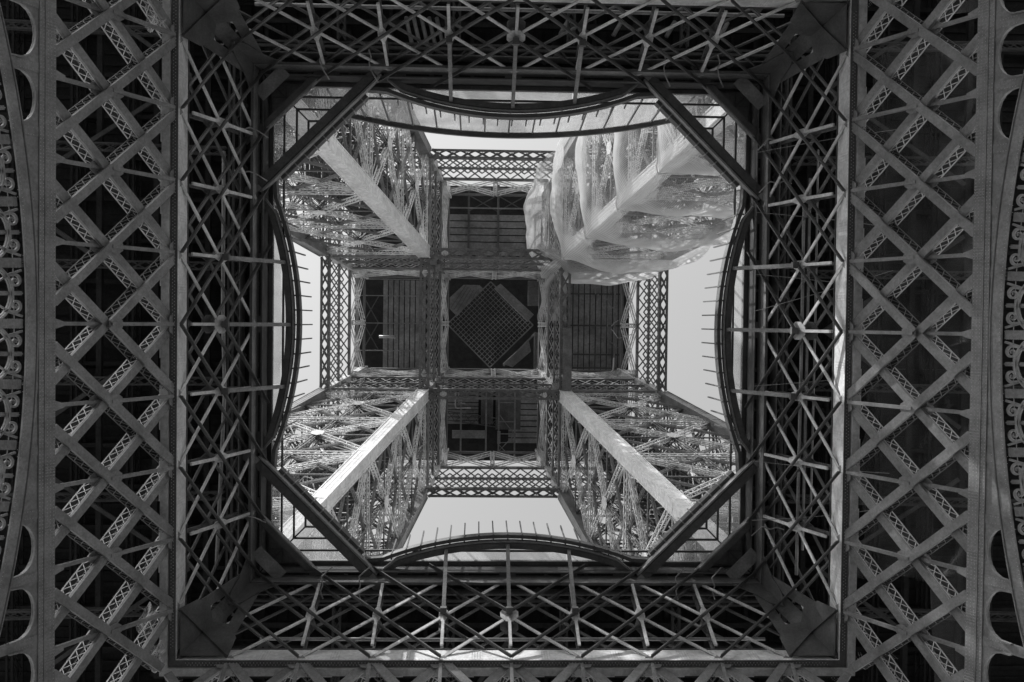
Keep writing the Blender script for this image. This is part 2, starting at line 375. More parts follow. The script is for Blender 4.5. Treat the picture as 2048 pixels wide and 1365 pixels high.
# ------------------------------------------------------------------ lower lattice (between frame girder and arch) with laced box bars
hC, hG, hT = 41.4, 44.1, 47.5
def lower_lattice():
    T = thing('arch_lattice_truss', 'x', 'lattice truss', (0, WO(41.4), CAMZ+41.4))
    def zone(t, h): return abs(t) < WO(h)-0.2
    for sgn in (-1, 1):
        for k in range(-8, 9):
            t0 = k*BAY; t1 = (k+2*sgn)*BAY
            h0 = hC-0.95; h1 = hT+0.25
            lo, hi = 0.0, 1.0
            P_ = lambda f: t0+(t1-t0)*f
            H_ = lambda f: h0+(h1-h0)*f
            while lo < 1 and (not zone(P_(lo), H_(lo)) or H_(lo) < hC-0.05): lo += 0.01
            while hi > 0 and not zone(P_(hi), H_(hi)): hi -= 0.02
            if hi-lo < 0.1: continue
            segs = [(lo, hi)]
            if P_(lo)*P_(hi) < -0.01: fz = -t0/(t1-t0); segs = [(lo, fz), (fz, hi)]
            for (fa, fb) in segs:
                front = sgn*P_((fa+fb)/2) > 0
                z = 0.02 if front else 0.20
                p = PO(P_(fa), H_(fa), z); q = PO(P_(fb), H_(fb), z)
                m_ = MB(); m_.bar(p, q, 0.39, 0.04, NO)
                ax = (q-p).normalized(); sv = ax.cross(NO).normalized()
                for e in (-1, 1): m_.bar(p+sv*e*0.18-NO*0.07, q+sv*e*0.18-NO*0.07, 0.03, 0.12, NO)
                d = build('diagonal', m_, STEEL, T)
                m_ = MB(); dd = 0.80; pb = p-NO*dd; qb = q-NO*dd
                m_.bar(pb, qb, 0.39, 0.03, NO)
                build('rear_plate', m_, DECK if front else STEEL_D, d)  # rear plates coloured dark for the shade behind the bars
                L_ = (q-p).length; n = max(2, int(L_/0.46)); st = L_/n
                for e in (-1, 1):
                    m_ = MB(); m_.bar(p+sv*e*0.18-NO*0.14, q+sv*e*0.18-NO*0.14, 0.03, 0.06, NO); m_.bar(p+sv*e*0.18-NO*(dd-.03), q+sv*e*0.18-NO*(dd-.03), 0.03, 0.08, NO)
                    for i in range(n):
                        for c_ in (0, 1):
                            a_ = p+ax*st*i+sv*e*0.175; b_ = p+ax*st*(i+1)+sv*e*0.175
                            if c_ == 0: m_.bar(a_-NO*0.15, b_-NO*(dd-0.06), 0.038, 0.02, sv)
                            else: m_.bar(a_-NO*(dd-0.06), b_-NO*0.15, 0.038, 0.02, sv)
                    build('side_lacing', m_, STEEL_D if front else STEEL_LIT, d)  # same steel: shade painted on front lacing, outside skylight on rear lacing
    for k in range(-6, 7):
        t = k*BAY
        if abs(t) > WO(hT)-0.3 and abs(t) > WO(hG): continue
        for (ha, hb, oa, ob, nm) in ((hC-0.2, hG, 0.45, 0.45, 'rear_strut'), (hG, hT-0.1, 0.05, 0.05, 'front_strut')):
            if not zone(t, hb): continue
            m_ = MB(); p = PO(t, ha, oa); q = PO(t, hb, ob)
            m_.bar(p, q, 0.16, 0.16, NO)
            build(nm, m_, STEEL, T)
        if zone(t, hC):
            m_ = MB()
            m_.prism([PO(t-0.27, hC-0.1, 0.10), PO(t+0.27, hC-0.1, 0.10), PO(t+0.22, hC+0.12, 0.10), PO(t+0.08, hC+0.55, 0.10), PO(t-0.08, hC+0.55, 0.10), PO(t-0.22, hC+0.12, 0.10)], -NO*0.03)
            build('flared_gusset', m_, STEEL, T)
        if zone(t, hG):
            for off in (0.06, 0.46):
                m_ = MB(); s = 0.30
                m_.prism([PO(t+a*s, hG+b*0.42+(0.25 if off < .1 else -0.25), off) for a, b in ((-1, -.3), (-.5, -.8), (.5, -.8), (1, -.3), (1, .3), (.5, .8), (-.5, .8), (-1, .3))], -NO*0.03)
                gs = build('gusset_plate', m_, STEEL, T)
        if zone(t, hT):
            m_ = MB(); m_.prism([PO(t+a, h, 0.05) for a, h in ((-0.6, hT), (-0.35, hT-0.30), (0.35, hT-0.30), (0.6, hT))], -NO*0.03)
            build('head_gusset', m_, STEEL, T)
    return T
Lw = lower_lattice()
spin_copies(Lw, ['broad-barred lattice of the arch, only its upper edge showing along the picture bottom',
    'broad-barred lattice of the arch with bright laced sides, left of the frame',
    'broad-barred lattice of the arch above the frame, beyond the top picture edge',
    'broad-barred lattice of the arch in front of dark netting, right of the frame'], 'lattices above the arches')

# ------------------------------------------------------------------ arch: edge band with round openings, curved rib, scroll frieze
# plane coordinates: t along, h height; s = distance down the slope from hC
SL = math.sqrt(1+0.505**2)
def PS(t, s, off=0): return PO(t, hC-s/SL, off)
RIB_R = 43.5           # radius of the rib in its plane
def arch_band():
    T = thing('arch', 'x', 'arch', (0, WO(40), CAMZ+40))
    S0, S1 = 0.02, 0.76      # riveted band
    m_ = MB(); Lh = 19.4
    m_.prism([PS(-Lh, S0, 0), PS(Lh, S0, 0), PS(Lh+0.6, S1, 0), PS(-Lh-0.6, S1, 0)], -NO*0.06); build('edge_plate', m_, STEEL, T)
    m_ = MB(); m_.prism([PS(-Lh, S0-0.02, -0.03), PS(Lh, S0-0.02, -0.03), PS(Lh, S0+0.50, -0.03), PS(-Lh, S0+0.50, -0.03)], -NO*0.03); build('cover_plate', m_, STEEL, T)
    def rc(a, rad, off): # polar about the arch centre in its plane; rad measured from centre
        return PS(rad*math.sin(a), 0.92+RIB_R-rad*math.cos(a), off)
    # spandrel sheet with D openings between band and rib, cells of pitch 2.56 m
    pit = 2.56
    m_ = MB(); nv = 0
    for c in range(-7, 7):
        ta, tb = c*pit, (c+1)*pit
        tm = (ta+tb)/2
        def sr(t): return 0.92+RIB_R-math.sqrt(RIB_R**2-t*t)+0.05
        far = max(sr(ta), sr(tb)); 
        if min(abs(ta), abs(tb)) < pit*2.9:   # solid panels near the crown
            m_.prism([PS(ta, S1-0.02, 0.06), PS(tb, S1-0.02, 0.06), PS(tb, sr(tb), 0.06), PS(ta, sr(ta), 0.06)], -NO*0.04)
        else:
            # strips around a D-shaped hole; the hole is an upright half-oval reaching towards the rib
            t_lo, t_hi = tm-(pit/2-0.22), tm+(pit/2-0.22)
            s_top = 0.98; n = 10
            arc = []
            for i in range(n+1):
                a = math.pi*i/n
                ss = max(0.0, math.sin(a))**0.62
                arc.append((tm-(t_hi-t_lo)/2*math.cos(a), s_top+1.15-1.15*ss))
            # region between band edge and arc
            for i in range(n):
                (ta_, sa_), (tb_, sb_) = arc[i], arc[i+1]
                m_.prism([PS(ta_, S1-0.02, 0.06), PS(tb_, S1-0.02, 0.06), PS(tb_, sb_, 0.06), PS(ta_, sa_, 0.06)], -NO*0.04)
            e = min(3.4, sr(tm))+0.1
            m_.prism([PS(ta, S1-0.02, 0.06), PS(t_lo, S1-0.02, 0.06), PS(t_lo, e, 0.06), PS(ta, e, 0.06)], -NO*0.04)
            m_.prism([PS(t_hi, S1-0.02, 0.06), PS(tb, S1-0.02, 0.06), PS(tb, e, 0.06), PS(t_hi, e, 0.06)], -NO*0.04)
    build('spandrel_sheet', m_, STEEL, T)
    # raised lips round the holes and stiffeners
    for c in range(-7, 7):
        ta = c*pit; tm = ta+pit/2
        m_ = MB()
        m_.prism([PS(ta-0.20, S1, 0.03), PS(ta+0.20, S1, 0.03), PS(ta+0.20, min(3.4, 0.92+ta*ta/2/RIB_R+0.1), 0.03), PS(ta-0.20, min(3.4, 0.92+ta*ta/2/RIB_R+0.1), 0.03)], -NO*0.025)
        build('stiffener_plate', m_, STEEL, T)
        if min(abs(ta), abs(ta+pit)) >= pit*2.9:
            lip = []
            for i in range(17):
                a = math.pi*i/16; ss = max(0.0, math.sin(a))**0.62
                lip.append(PS(tm-(pit/2-0.22)*math.cos(a), 0.98+1.15-1.15*ss, -0.02))
            m_ = MB(); m_.ribbon([Vector(x) for x in lip], NO, 0.06, 0.14); build('opening_lip', m_, STEEL, T)
    # rib
    n = 64; am = math.asin(20.5/RIB_R)
    m_ = MB(); m_.ribbon([rc(-am+2*am*i/n, RIB_R-0.27, -0.10) for i in range(n+1)], NO, 0.56, 0.05); build('rib_flange', m_, STEEL, T)
    m_ = MB(); m_.ribbon([rc(-am+2*am*i/n, RIB_R+0.02, 0.10) for i in range(n+1)], NO, 0.05, 0.45); build('rib_web', m_, STEEL_D, T)
    m_ = MB(); m_.ribbon([rc(-am+2*am*i/n, RIB_R-0.56, -0.12) for i in range(n+1)], NO, 0.05, 0.10); build('rib_bead', m_, STEEL, T)
    rv = MB()
    for i in range(int(2*19/0.15)):
        t = -19+i*0.15
        for s_, o_ in ((0.10, -0.06), (0.26, -0.06), (0.42, -0.06), (0.56, -0.002), (0.70, -0.002)): rv.rivet(PS(t, s_, o_), NO, 0.022)
    for c in range(-7, 8):
        for q in range(7):
            for e in (-0.14, 0.14): rv.rivet(PS(c*pit+e, 1.0+q*0.12, 0.028), NO, 0.02)
        for q in range(5):
            for e in range(7): rv.rivet(PS(c*pit+0.6+q*0.12, 0.06+e*0.07, -0.06), NO, 0.02)
    for i in range(int(2*am*RIB_R/0.16)):
        a = -am+i*0.16/RIB_R; rv.rivet(rc(a, RIB_R-0.06, -0.125), NO, 0.02); rv.rivet(rc(a, RIB_R-0.49, -0.125), NO, 0.02)
    build('rivet_rows', rv, STEEL_LIT, T, kind='stuff')
    # scroll frieze below the rib: repeating bay = bar, ring, cross bar, four scrolls, tie rod
    r1, r2 = RIB_R-0.58, RIB_R-3.94
    bay = 2.40/(RIB_R-0.6); nb = 6; rcx = (r1+r2)/2
    def loc(ac, rr, rd, sx, u, v, off=0): return rc(ac+sx*v/rr, rr+rd*u, off)
    for b in range(-nb, nb+1):
        a0 = b*bay; ac = a0+bay/2
        m_ = MB(); m_.bar(rc(a0, r1, 0.03), rc(a0, r2, 0.03), 0.36, 0.06, NO)
        for q in range(14): m_.bar(rc(a0-0.19/rcx, r1-0.1-q*0.075, 0), rc(a0+0.19/rcx, r1-0.1-q*0.075, 0), 0.03, 0.02, NO)
        build('cross_band', m_, STEEL, T)
        m_ = MB()
        for (R_, wd_, th_) in ((1.16, 0.07, 0.14), (1.05, 0.04, 0.10)):
            m_.ribbon([rc(ac+R_*math.cos(x)/rcx, rcx+R_*math.sin(x), -0.03) for x in [2*math.pi*i/40 for i in range(40)]], NO, wd_, th_, closed=True)
        build('ring', m_, STEEL, T)
        m_ = MB(); m_.bar(rc(ac, r1, 0.04), rc(ac, r2, 0.04), 0.17, 0.04, NO); m_.bar(rc(ac, r1, 0.0), rc(ac, r2, 0.0), 0.045, 0.06, NO); build('spoke', m_, STEEL, T)
        for sx in (-1, 1):
            for (rr, rd) in ((r1-0.34, 1), (r2+0.34, -1)):
                c_ = ac+sx*0.48/rr; m_ = MB(); pts = []
                for i in range(34):
                    f = i/33; ph = math.pi/2-2*math.pi*1.2*(1-f); rad = 0.06+0.19*f
                    pts.append(loc(c_, rr, rd, sx, rad*math.cos(ph), rad*math.sin(ph)))
                for (u, v) in ((-0.14, 0.235), (-0.32, 0.20), (-0.52, 0.12), (-0.72, 0.0)): pts.append(loc(c_, rr, rd, sx, u, v))
                m_.ribbon(pts, NO, (lambda f: 0.035+0.07*min(1, f*1.3) if f < 0.88 else 0.105-0.4*(f-0.88)), 0.10)
                m_.tube([loc(c_, rr, rd, sx, 0, 0, 0.03), loc(c_, rr, rd, sx, 0, 0, -0.05)], 0.055, 8)
                build('scroll', m_, STEEL, T)
                m_ = MB(); m_.bar(loc(c_, rr, rd, sx, 0.33, 0.42, 0.02), loc(c_, rr, rd, sx, -0.45, 0.20, 0.02), 0.09, 0.07, NO); build('leaf_strut', m_, STEEL, T)
        m_ = MB(); m_.bar(rc(a0, r1-0.34, 0.05), rc(a0+bay, r1-0.34, 0.05), 0.03, 0.03, NO); m_.bar(rc(a0, r2+0.34, 0.05), rc(a0+bay, r2+0.34, 0.05), 0.03, 0.03, NO); build('tie_rod', m_, STEEL, T)
    m_ = MB(); m_.ribbon([rc(-am+2*am*i/n, r2-0.2, 0) for i in range(n+1)], NO, 0.4, 0.12); build('lower_rib', m_, STEEL, T)
    return T
AR = arch_band()
spin_copies(AR, ['decorative iron arch below the picture, outside the bottom edge', 'decorative iron arch with ring and scroll frieze, curving along the left picture edge',
    'decorative iron arch beyond the top picture edge', 'decorative iron arch with ring and scroll frieze, curving along the right picture edge'], 'decorative arches')

# ------------------------------------------------------------------ first-floor deck seen from underneath
HD = 56.3
FL = []
for t, s in enumerate(SIDES):
    rz = Matrix.Rotation(t*math.pi/2, 3, 'Z')
    d = MB(); W0, W1 = 13.32, 36.0
    d.prism([rz @ Vector(p) for p in ((-W0, W0, HD), (W0, W0, HD), (W1, W1, HD), (-W1, W1, HD))], (0, 0, 0.35))
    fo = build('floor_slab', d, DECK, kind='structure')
def floor_framing():
    T = thing('floor_framing', 'x', 'floor framing', (0, 20, CAMZ+55))
    for i, W_ in enumerate((15.2, 17.8, 20.6, 23.6, 27.0)):
        m_ = MB(); m_.truss((-W_, W_, 55.2), (W_, W_, 55.2), (0, 1, 0), 1.3, 0.4, 0.12, 1.3, 0.07, x=True, sides=False)
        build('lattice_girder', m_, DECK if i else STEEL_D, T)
    for k in range(-9, 10):
        t = k*2.26; a = max(14.0, abs(t)+0.2)
        if a > 30: continue
        m_ = MB(); m_.bar((t, a, 55.85), (t, 34, 55.85), 0.22, 0.7, (0, 0, 1)); build('joist', m_, DECK, T)
    m_ = MB()
    for i in range(64):
        t = -20+i*0.63; a = max(13.9, abs(t)+0.2)
        m_.bar((t, a, 56.22), (t, 34, 56.22), 0.22, 0.12, (0, 0, 1))
    build('corrugated_sheet', m_, DECK, T, kind='stuff')
    for W_, hh in ((16.6, 55.2), (19.2, 54.6), (22.0, 54.0), (25, 54)):
        m_ = MB(); m_.bar((-W_, W_, hh), (W_, W_, hh), 0.28, 0.32, (0, 0, 1)); build('cross_beam', m_, DECK, T)
    for k in (-5, -3, -1, 1, 3, 5):
        t = k*3.1
        m_ = MB(); m_.truss((t, max(abs(t), 15.4), 54.3), (t, 30, 52.8), (0, 0, 1), 0.45, 0.45, 0.08, 0.7, 0.05, sides=False); build('hanging_truss', m_, STEEL_D, T)
    for k in (-4, 0, 4):
        t = k*3.3
        for sx in (-1, 1):
            m_ = MB(); m_.bar((t, 17.2, 54.0), (t+sx*5.2, 24.5, 53.2), 0.22, 0.12, (0, 0, 1)); build('wind_brace', m_, STEEL_D, T)
    return T
FF = floor_framing()
spin_copies(FF, lab('dark girders, joists and braces under the first floor, {} side'), 'under-floor framing')

# pipes and fixtures under the floor
def pipe(name, pts, r, label, cat='pipe', mat=PIPE, group=None):
    m_ = MB(); P_ = [Vector(p) for p in pts]; q = [P_[0]]
    for i in range(1, len(P_)-1):
        a = P_[i]+(P_[i-1]-P_[i]).normalized()*r*3; b = P_[i]+(P_[i+1]-P_[i]).normalized()*r*3
        for k in range(5):
            f = k/4; q.append(a*(1-f)**2+P_[i]*2*f*(1-f)+b*f*f)
    q.append(P_[-1]); m_.tube(q, r, 8)
    return tag(build(name, m_, mat, smooth=True), label, cat, group)
pipe('drain_pipe', [(-15.1, -9, 52.5), (-15.1, -0.5, 52.5), (-15.0, 3.5, 52.6), (-15.3, 12.6, 52.3)], 0.10, 'long pale drainpipe running behind the left lattice')
pipe('drain_pipe', [(-12.5, 15.7, 49.9), (-4, 15.75, 49.9), (13.0, 15.7, 49.9)], 0.09, 'long pale pipe lying just above the bottom frame girder')
pipe('drain_pipe', [(-3.0, 15.85, 50.2), (2.5, 15.8, 50.2), (9.2, 15.8, 50.2), (9.4, 16.1, 51.5)], 0.08, 'shorter pipe above the bottom frame girder, bent at its right end')
pipe('drain_pipe', [(-13.0, -15.9, 50.1), (5, -15.9, 50.1), (13.5, -15.9, 50.1)], 0.10, 'long horizontal pipe just below the top frame girder')
for i, (x, yy) in enumerate(((15.25, 12.8), (15.55, 11.5), (15.95, 9.6))):
    pipe('riser_pipe', [(x, -6.5-i*1.5, 51.8), (x, 0, 51.8), (x-0.2, yy, 51.4)], 0.09-0.015*i, ('leftmost, thickest of three pipes behind the right lattice', 'middle of three parallel pipes behind the right lattice', 'rightmost, thinnest of three pipes behind the right lattice')[i], group='pipes behind the right lattice')
for i in range(5):
    x = -5.9+i*0.42
    pipe('duct_pipe', [(x, -16.9, 55.0), (x+0.35, -15.4, 54.6), (x+0.5, -14.9, 55.4)], 0.11, ('first', 'second', 'third', 'fourth', 'fifth')[i]+' from the left of the short pipes hanging in the top lattice', group='short pipes in the top lattice')
for i in range(4):
    x = 3.0+i*2.9
    pipe('duct_pipe', [(x, -16.8, 54.4), (x-0.5, -15.9, 54.2)], 0.12, ('stubby pipe just right of centre in the top lattice', 'stubby pipe below the girder, right of centre in the top lattice', 'stubby pipe further right in the top lattice', 'stubby pipe near the right end of the top lattice')[i], group='stubby pipes in the top lattice')
# crinkled conduits crossing the opening girder
cons = [(-13.95, -10.4, 0), (-14.0, -8.1, 0), (-13.95, 10.2, 0), (14.2, -10.2, 0), (14.3, -7.9, 0), (14.2, 10.8, 0), (-10.3, -14.0, 1), (-7.7, -13.9, 1), (8.0, -14.0, 1), (10.9, -14.0, 1), (-9.9, 13.9, 1), (-7.9, 13.9, 1), (9.2, 13.9, 1), (11.2, 13.9, 1)]
cl = ['upper left corner, higher one on the left side', 'left side, next one below the upper left corner', 'left side near the lower left corner', 'right side, higher one near the upper right corner', 'right side, next one below the upper right corner', 'right side near the lower right corner',
      'top side near the upper left corner', 'top side, next one right of the upper left corner', 'top side, left of the upper right corner', 'top side, close to the upper right corner', 'bottom side, close to the lower left corner', 'bottom side, right of the lower left corner', 'bottom side, left of the lower right corner', 'bottom side, close to the lower right corner']
for (x, y, ax), s in zip(cons, cl):
    ix, iy = (-0.9*(x > 0)+0.9*(x < 0), 0) if not ax else (0, 0.9*(y < 0)-0.9*(y > 0))
    p = Vector((x, y, 53.2)); a = Vector((-ix, -iy, 0))
    pipe('cable_conduit', [p+a*0.8, p+a*0.3+Vector((iy*0.15, ix*0.15, 0)), p, p-a*0.45+Vector((iy*0.15, ix*0.15, 0.2)), p-a*1.0+Vector((abs(iy)*0.5, abs(ix)*0.5, 0.5))], 0.035, 'thin bent conduit, '+s, 'conduit', PIPE, 'conduits round the opening')

# ------------------------------------------------------------------ edge of the opening: edge beams, glass walkway, curved rim, balustrade
HG = 55.9
def edge_side():
    T = thing('walkway_edge', 'x', 'walkway', (0, 13, CAMZ+HG))
    # straight edge beam with dark soffit
    m_ = MB(); a, b = 13.20, 13.42
    m_.prism([(-a, a, 55.75), (a, a, 55.75), (b, b, 55.75), (-b, b, 55.75)], (0, 0, 0.4)); build('edge_beam', m_, STEEL_D, T)
    m_ = MB(); m_.prism([(-13.4, 13.44, 54.3), (13.4, 13.44, 54.3), (13.4, 13.44, 56.0), (-13.4, 13.44, 56.0)], (0, 0.05, 0)); build('fascia_board', m_, STEEL_D, T)
    for (t0, t1) in ((-12.5, -10.9), (-9.9, -6.8), (-6.2, -0.3), (0.3, 5.9), (6.6, 9.5), (10.2, 12.4)):
        m_ = MB(); m_.aabb(t0, t1, 13.50, 13.74, 55.2, 55.4); build('light_trough', m_, LAMP, T)
    for t in (-10.4, -6.5, 0, 3.4, 6.3, 9.9, -3.4):
        m_ = MB(); m_.aabb(t-0.45, t+0.45, 13.45, 13.95, 54.5, 54.62); build('bracket_plate', m_, STEEL_D, T)
    # curved rim
    Rr, W0, tm_ = 19.1, 11.50, 6.9
    def rim(t, d=0): return W0+d+Rr-math.sqrt(max(0, Rr*Rr-t*t)) if abs(t) <= tm_ else W0+d+Rr-math.sqrt(Rr*Rr-tm_**2)+(abs(t)-tm_)*0.06
    ts = [-8.25+16.5*i/48 for i in range(49)]
    # outer structural band turning down to the girder at both ends
    m_ = MB(); pts = []
    for i in range(41):
        t = -6.0+12.0*i/40; pts.append(Vector((t, rim(t, 0.62), 55.0)))
    e1 = []
    for q in range(1, 8):
        f = q/7; t = 6.0+0.75*math.sin(f*math.pi/2); e1.append(Vector((t, rim(6.0, 0.62)+0.30*math.sin(f*math.pi/2)+0.45*(1-math.cos(f*math.pi/2)), 55.0)))
    e1.append(Vector((6.77, 14.0, 55.0)))
    full = [Vector((-p.x, p.y, p.z)) for p in reversed(e1)]+pts+e1
    m_.ribbon(full, (0, 0, 1), 0.32, 0.35); build('curved_beam', m_, STEEL_D, T)
    m_ = MB(); m_.ribbon([p+Vector((0, -0.26 if abs(p.x) < 6.3 else 0, -0.02)) + (Vector((math.copysign(-0.28, p.x), 0, 0)) if abs(p.x) > 6.3 else Vector()) for p in full], (0, 0, 1), 0.10, 0.42); build('curved_flange', m_, STEEL, T)
    m_ = MB(); m_.ribbon([Vector((t, rim(t, 0.10), 55.2)) for t in ts], (0, 0, 1), 0.20, 0.7); build('rim_fascia', m_, STEEL_D, T)
    # balustrade posts: each one a part
    for i in range(-8, 9):
        t = i*0.80
        m_ = MB(); yb = rim(t, 0.02)
        m_.bar((t, yb, 55.0), (t, yb-0.12, 58.1), 0.07, 0.10, (0, 1, 0)); m_.aabb(t-0.045, t+0.045, yb-0.06, yb+0.28, 54.80, 54.86)
        build('baluster', m_, STEEL_D, T)
    # radial ties from the lattice nodes to the rim
    for k in (-1, 0, 1):
        t = k*BAY; m_ = MB(); m_.bar((t, WF(hM)-0.02, hM-0.1), (t, rim(t, 0.55), 54.85), 0.20, 0.16, (0, 0, 1)); tie = build('radial_tie', m_, STEEL, T)
        m_ = MB(); m_.aabb(t-0.16, t+0.16, WF(hM)-0.35, WF(hM)-0.02, hM-0.3, hM+0.02); build('tie_socket', m_, STEEL_D, tie)
    # mullions under the glass
    m_ = MB(); m_.bar((-13.2, 12.6, 55.75), (13.2, 12.6, 55.75), 0.10, 0.16, (0, 0, 1)); build('mullion', m_, STEEL_D, T)
    for sx in (-1, 1):
        for W_ in (11.92, 11.28):
            m_ = MB(); m_.bar((sx*W_, W_, 55.75), (sx*(21.05-W_), W_, 55.75), 0.10, 0.16, (0, 0, 1)); build('mullion', m_, STEEL_D, T)
    # glass: strip between edge beam and rim, one pane per bay
    cuts = [-8.25, -2*BAY, -BAY, 0, BAY, 2*BAY, 8.25]
    for c in range(6):
        t0, t1 = cuts[c]+0.03, cuts[c+1]-0.03; n = 6; m_ = MB()
        for i in range(n):
            ta = t0+(t1-t0)*i/n; tb = t0+(t1-t0)*(i+1)/n
            m_.box8([(ta, rim(ta, 0.2), HG), (tb, rim(tb, 0.2), HG), (tb, 13.2, HG), (ta, 13.2, HG), (ta, rim(ta, 0.2), HG+0.03), (tb, rim(tb, 0.2), HG+0.03), (tb, 13.2, HG+0.03), (ta, 13.2, HG+0.03)])
        build('glass_pane', m_, GLASS, T)
    return T
ED = edge_side()
ed_ = spin_copies(ED, ['curved glass walkway edge with upright posts against the sky, bottom side', 'curved glass walkway edge with posts pointing inward, left side',
    'curved glass walkway edge under the pavilion front, top side', 'curved glass walkway edge with posts pointing inward, right side'], 'glass walkway edges')

for ch in C.objects:      # the posts in front of the pavilion are low ones
    if ch.parent == ed_[2] and ch.name.startswith('baluster'): ch.scale.z = 0.3

def corner_walk():
    T = thing('corner_walkway', 'x', 'walkway', (11, 11, CAMZ+HG))
    d45 = Vector((1, -1, 0)).normalized(); out = Vector((1, 1, 0)).normalized()
    def db(name, dist, half, wd, th, h, mat):
        c = out*dist+Vector((0, 0, h)); m_ = MB(); m_.bar(c-d45*half, c+d45*half, wd, th, (0, 0, 1)); return build(name, m_, mat, T)
    # inner beam: three-tier, from edge to edge
    db('diagonal_beam', 15.0, 4.75, 0.42, 0.45, 54.6, STEEL_D)
    db('beam_flange', 14.66, 4.55, 0.10, 0.55, 54.55, STEEL)
    db('beam_flange', 15.20, 4.6, 0.10, 0.5, 54.62, STEEL_D)
    db('rim_fascia', 14.55, 3.25, 0.24, 0.7, 55.2, STEEL_D)
    for i in range(-4, 5):
        c = out*14.45+d45*i*0.72; m_ = MB(); m_.bar((c.x, c.y, 54.85), (c.x, c.y, 55.9), 0.07, 0.1, out)
        q = c-out*0.0; m_.bar((q.x, q.y, 54.8), (q.x+0.16, q.y+0.16, 54.8), 0.07, 0.05, (0, 0, 1)); build('baluster', m_, PIPE, T)
    db('outer_diagonal_beam', 17.15, 2.75, 0.34, 0.4, 54.8, STEEL_D)
    db('outer_beam_flange', 16.93, 2.7, 0.08, 0.45, 54.75, STEEL)
    for s in (-1, 1):   # end plates where the diagonals meet the girder
        for dist, hl in ((14.95, 4.35), (17.15, 2.4)):
            c = out*(dist+0.1)+d45*s*hl; m_ = MB(); m_.bar((c.x, c.y, 54.25), (c.x+d45.x*s*0.9, c.y+d45.y*s*0.9, 54.25), 0.62, 0.05, (0, 0, 1)); build('end_plate', m_, STEEL, T)
    # glass in the corner, between the two diagonals
    m_ = MB(); a = 21.15; W_ = 13.2
    m_.prism([(8.25, W_, HG), (8.25, 12.6, HG), (a-12.6+0, 12.6, HG), (12.6, a-12.6, HG), (12.6, 8.25, HG), (W_, 8.25, HG), (W_, 24.3-W_, HG), (24.3-W_, W_, HG)], (0, 0, 0.03)); build('glass_pane', m_, GLASS, T)
    m_ = MB(); m_.bar((11.28, 11.28, 55.75), (12.6, 12.6, 55.75), 0.08, 0.14, (0, 0, 1)); build('mitre_bar', m_, STEEL_D, T)
    # solid soffit beyond the outer diagonal
    m_ = MB(); m_.prism([(24.3-W_, W_, 55.6), (W_, 24.3-W_, 55.6), (W_+.15, W_+.15, 55.6)], (0, 0, 0.3)); build('soffit_panel', m_, LAMP, T)
    m_ = MB(); m_.bar((12.2, 12.2, 55.55), (13.3, 13.3, 55.55), 0.06, 0.06, (0, 0, 1)); m_.bar((11.9, 12.5, 55.56), (13.2, 12.5, 55.56), 0.05, 0.05, (0, 0, 1)); m_.bar((12.5, 11.9, 55.56), (12.5, 13.2, 55.56), 0.05, 0.05, (0, 0, 1)); build('soffit_rib', m_, STEEL_D, T)
    db('knee_plate', 18.4, 1.0, 0.75, 0.06, 54.3, STEEL)
    return T
CW = corner_walk()
spin_copies(CW, ['glazed corner of the walkway with two diagonal beams, lower right', 'glazed corner of the walkway with two diagonal beams, lower left',
    'glazed corner of the walkway with two diagonal beams, upper left', 'glazed upper right corner of the walkway, in front of the white net'], 'glazed walkway corners')

# ------------------------------------------------------------------ pavilion front on the first floor, top side of the opening
T = thing('pavilion', 'glass-fronted pavilion with a dark curved eave above the top walkway', 'pavilion', (0, -12.5, CAMZ+57))
n = 28
def eave(t): return -(11.96+1.3*(t/10.9)**2)
def foot(t): return -(12.75+0.5*(t/10.3)**2)
m_ = MB(); m_.ribbon([Vector((t, eave(t), 62.6)) for t in [-11.0+22*i/n for i in range(n+1)]], (0, 0, 1), 0.33, 0.35); build('eave', m_, STEEL_D, T)
m_ = MB(); m_.prism([(-11, -13.2, 62.7)]+[(-11+22*i/n, eave(-11+22*i/n), 62.7) for i in range(n+1)]+[(11, -13.2, 62.7), (11.5, -22, 63.4), (-11.5, -22, 63.4)], (0, 0, 0.15)); build('roof', m_, FACADE, T)
for i in range(14):
    t0 = -10.4+20.8*i/14+0.03; t1 = -10.4+20.8*(i+1)/14-0.03
    m_ = MB(); m_.box8([(t0, foot(t0), 56.6), (t1, foot(t1), 56.6), (t1, foot(t1)-0.04, 56.6), (t0, foot(t0)-0.04, 56.6), (t0, eave(t0)-0.1, 62.5), (t1, eave(t1)-0.1, 62.5), (t1, eave(t1)-0.14, 62.5), (t0, eave(t0)-0.14, 62.5)]); build('facade_pane', m_, FACADE, T)
for i in range(15):
    t = -10.4+20.8*i/14; m_ = MB(); m_.bar((t, foot(t), 56.6), (t, eave(t)-0.1, 62.5), 0.09, 0.12, (0, 1, 0)); build('facade_mullion', m_, STEEL_D, T)
m_ = MB(); m_.aabb(-10.5, 10.5, -21.5, -21.3, 56.6, 62.6); build('rear_wall', m_, FACADE, T)
for sx in (-1, 1):
    m_ = MB(); m_.prism([(sx*10.6, -13.1, 56.6), (sx*10.6, -21.3, 56.6), (sx*10.6, -21.3, 62.6), (sx*10.6, -13.1, 62.6)], (sx*0.1, 0, 0)); build('side_wall', m_, FACADE, T)

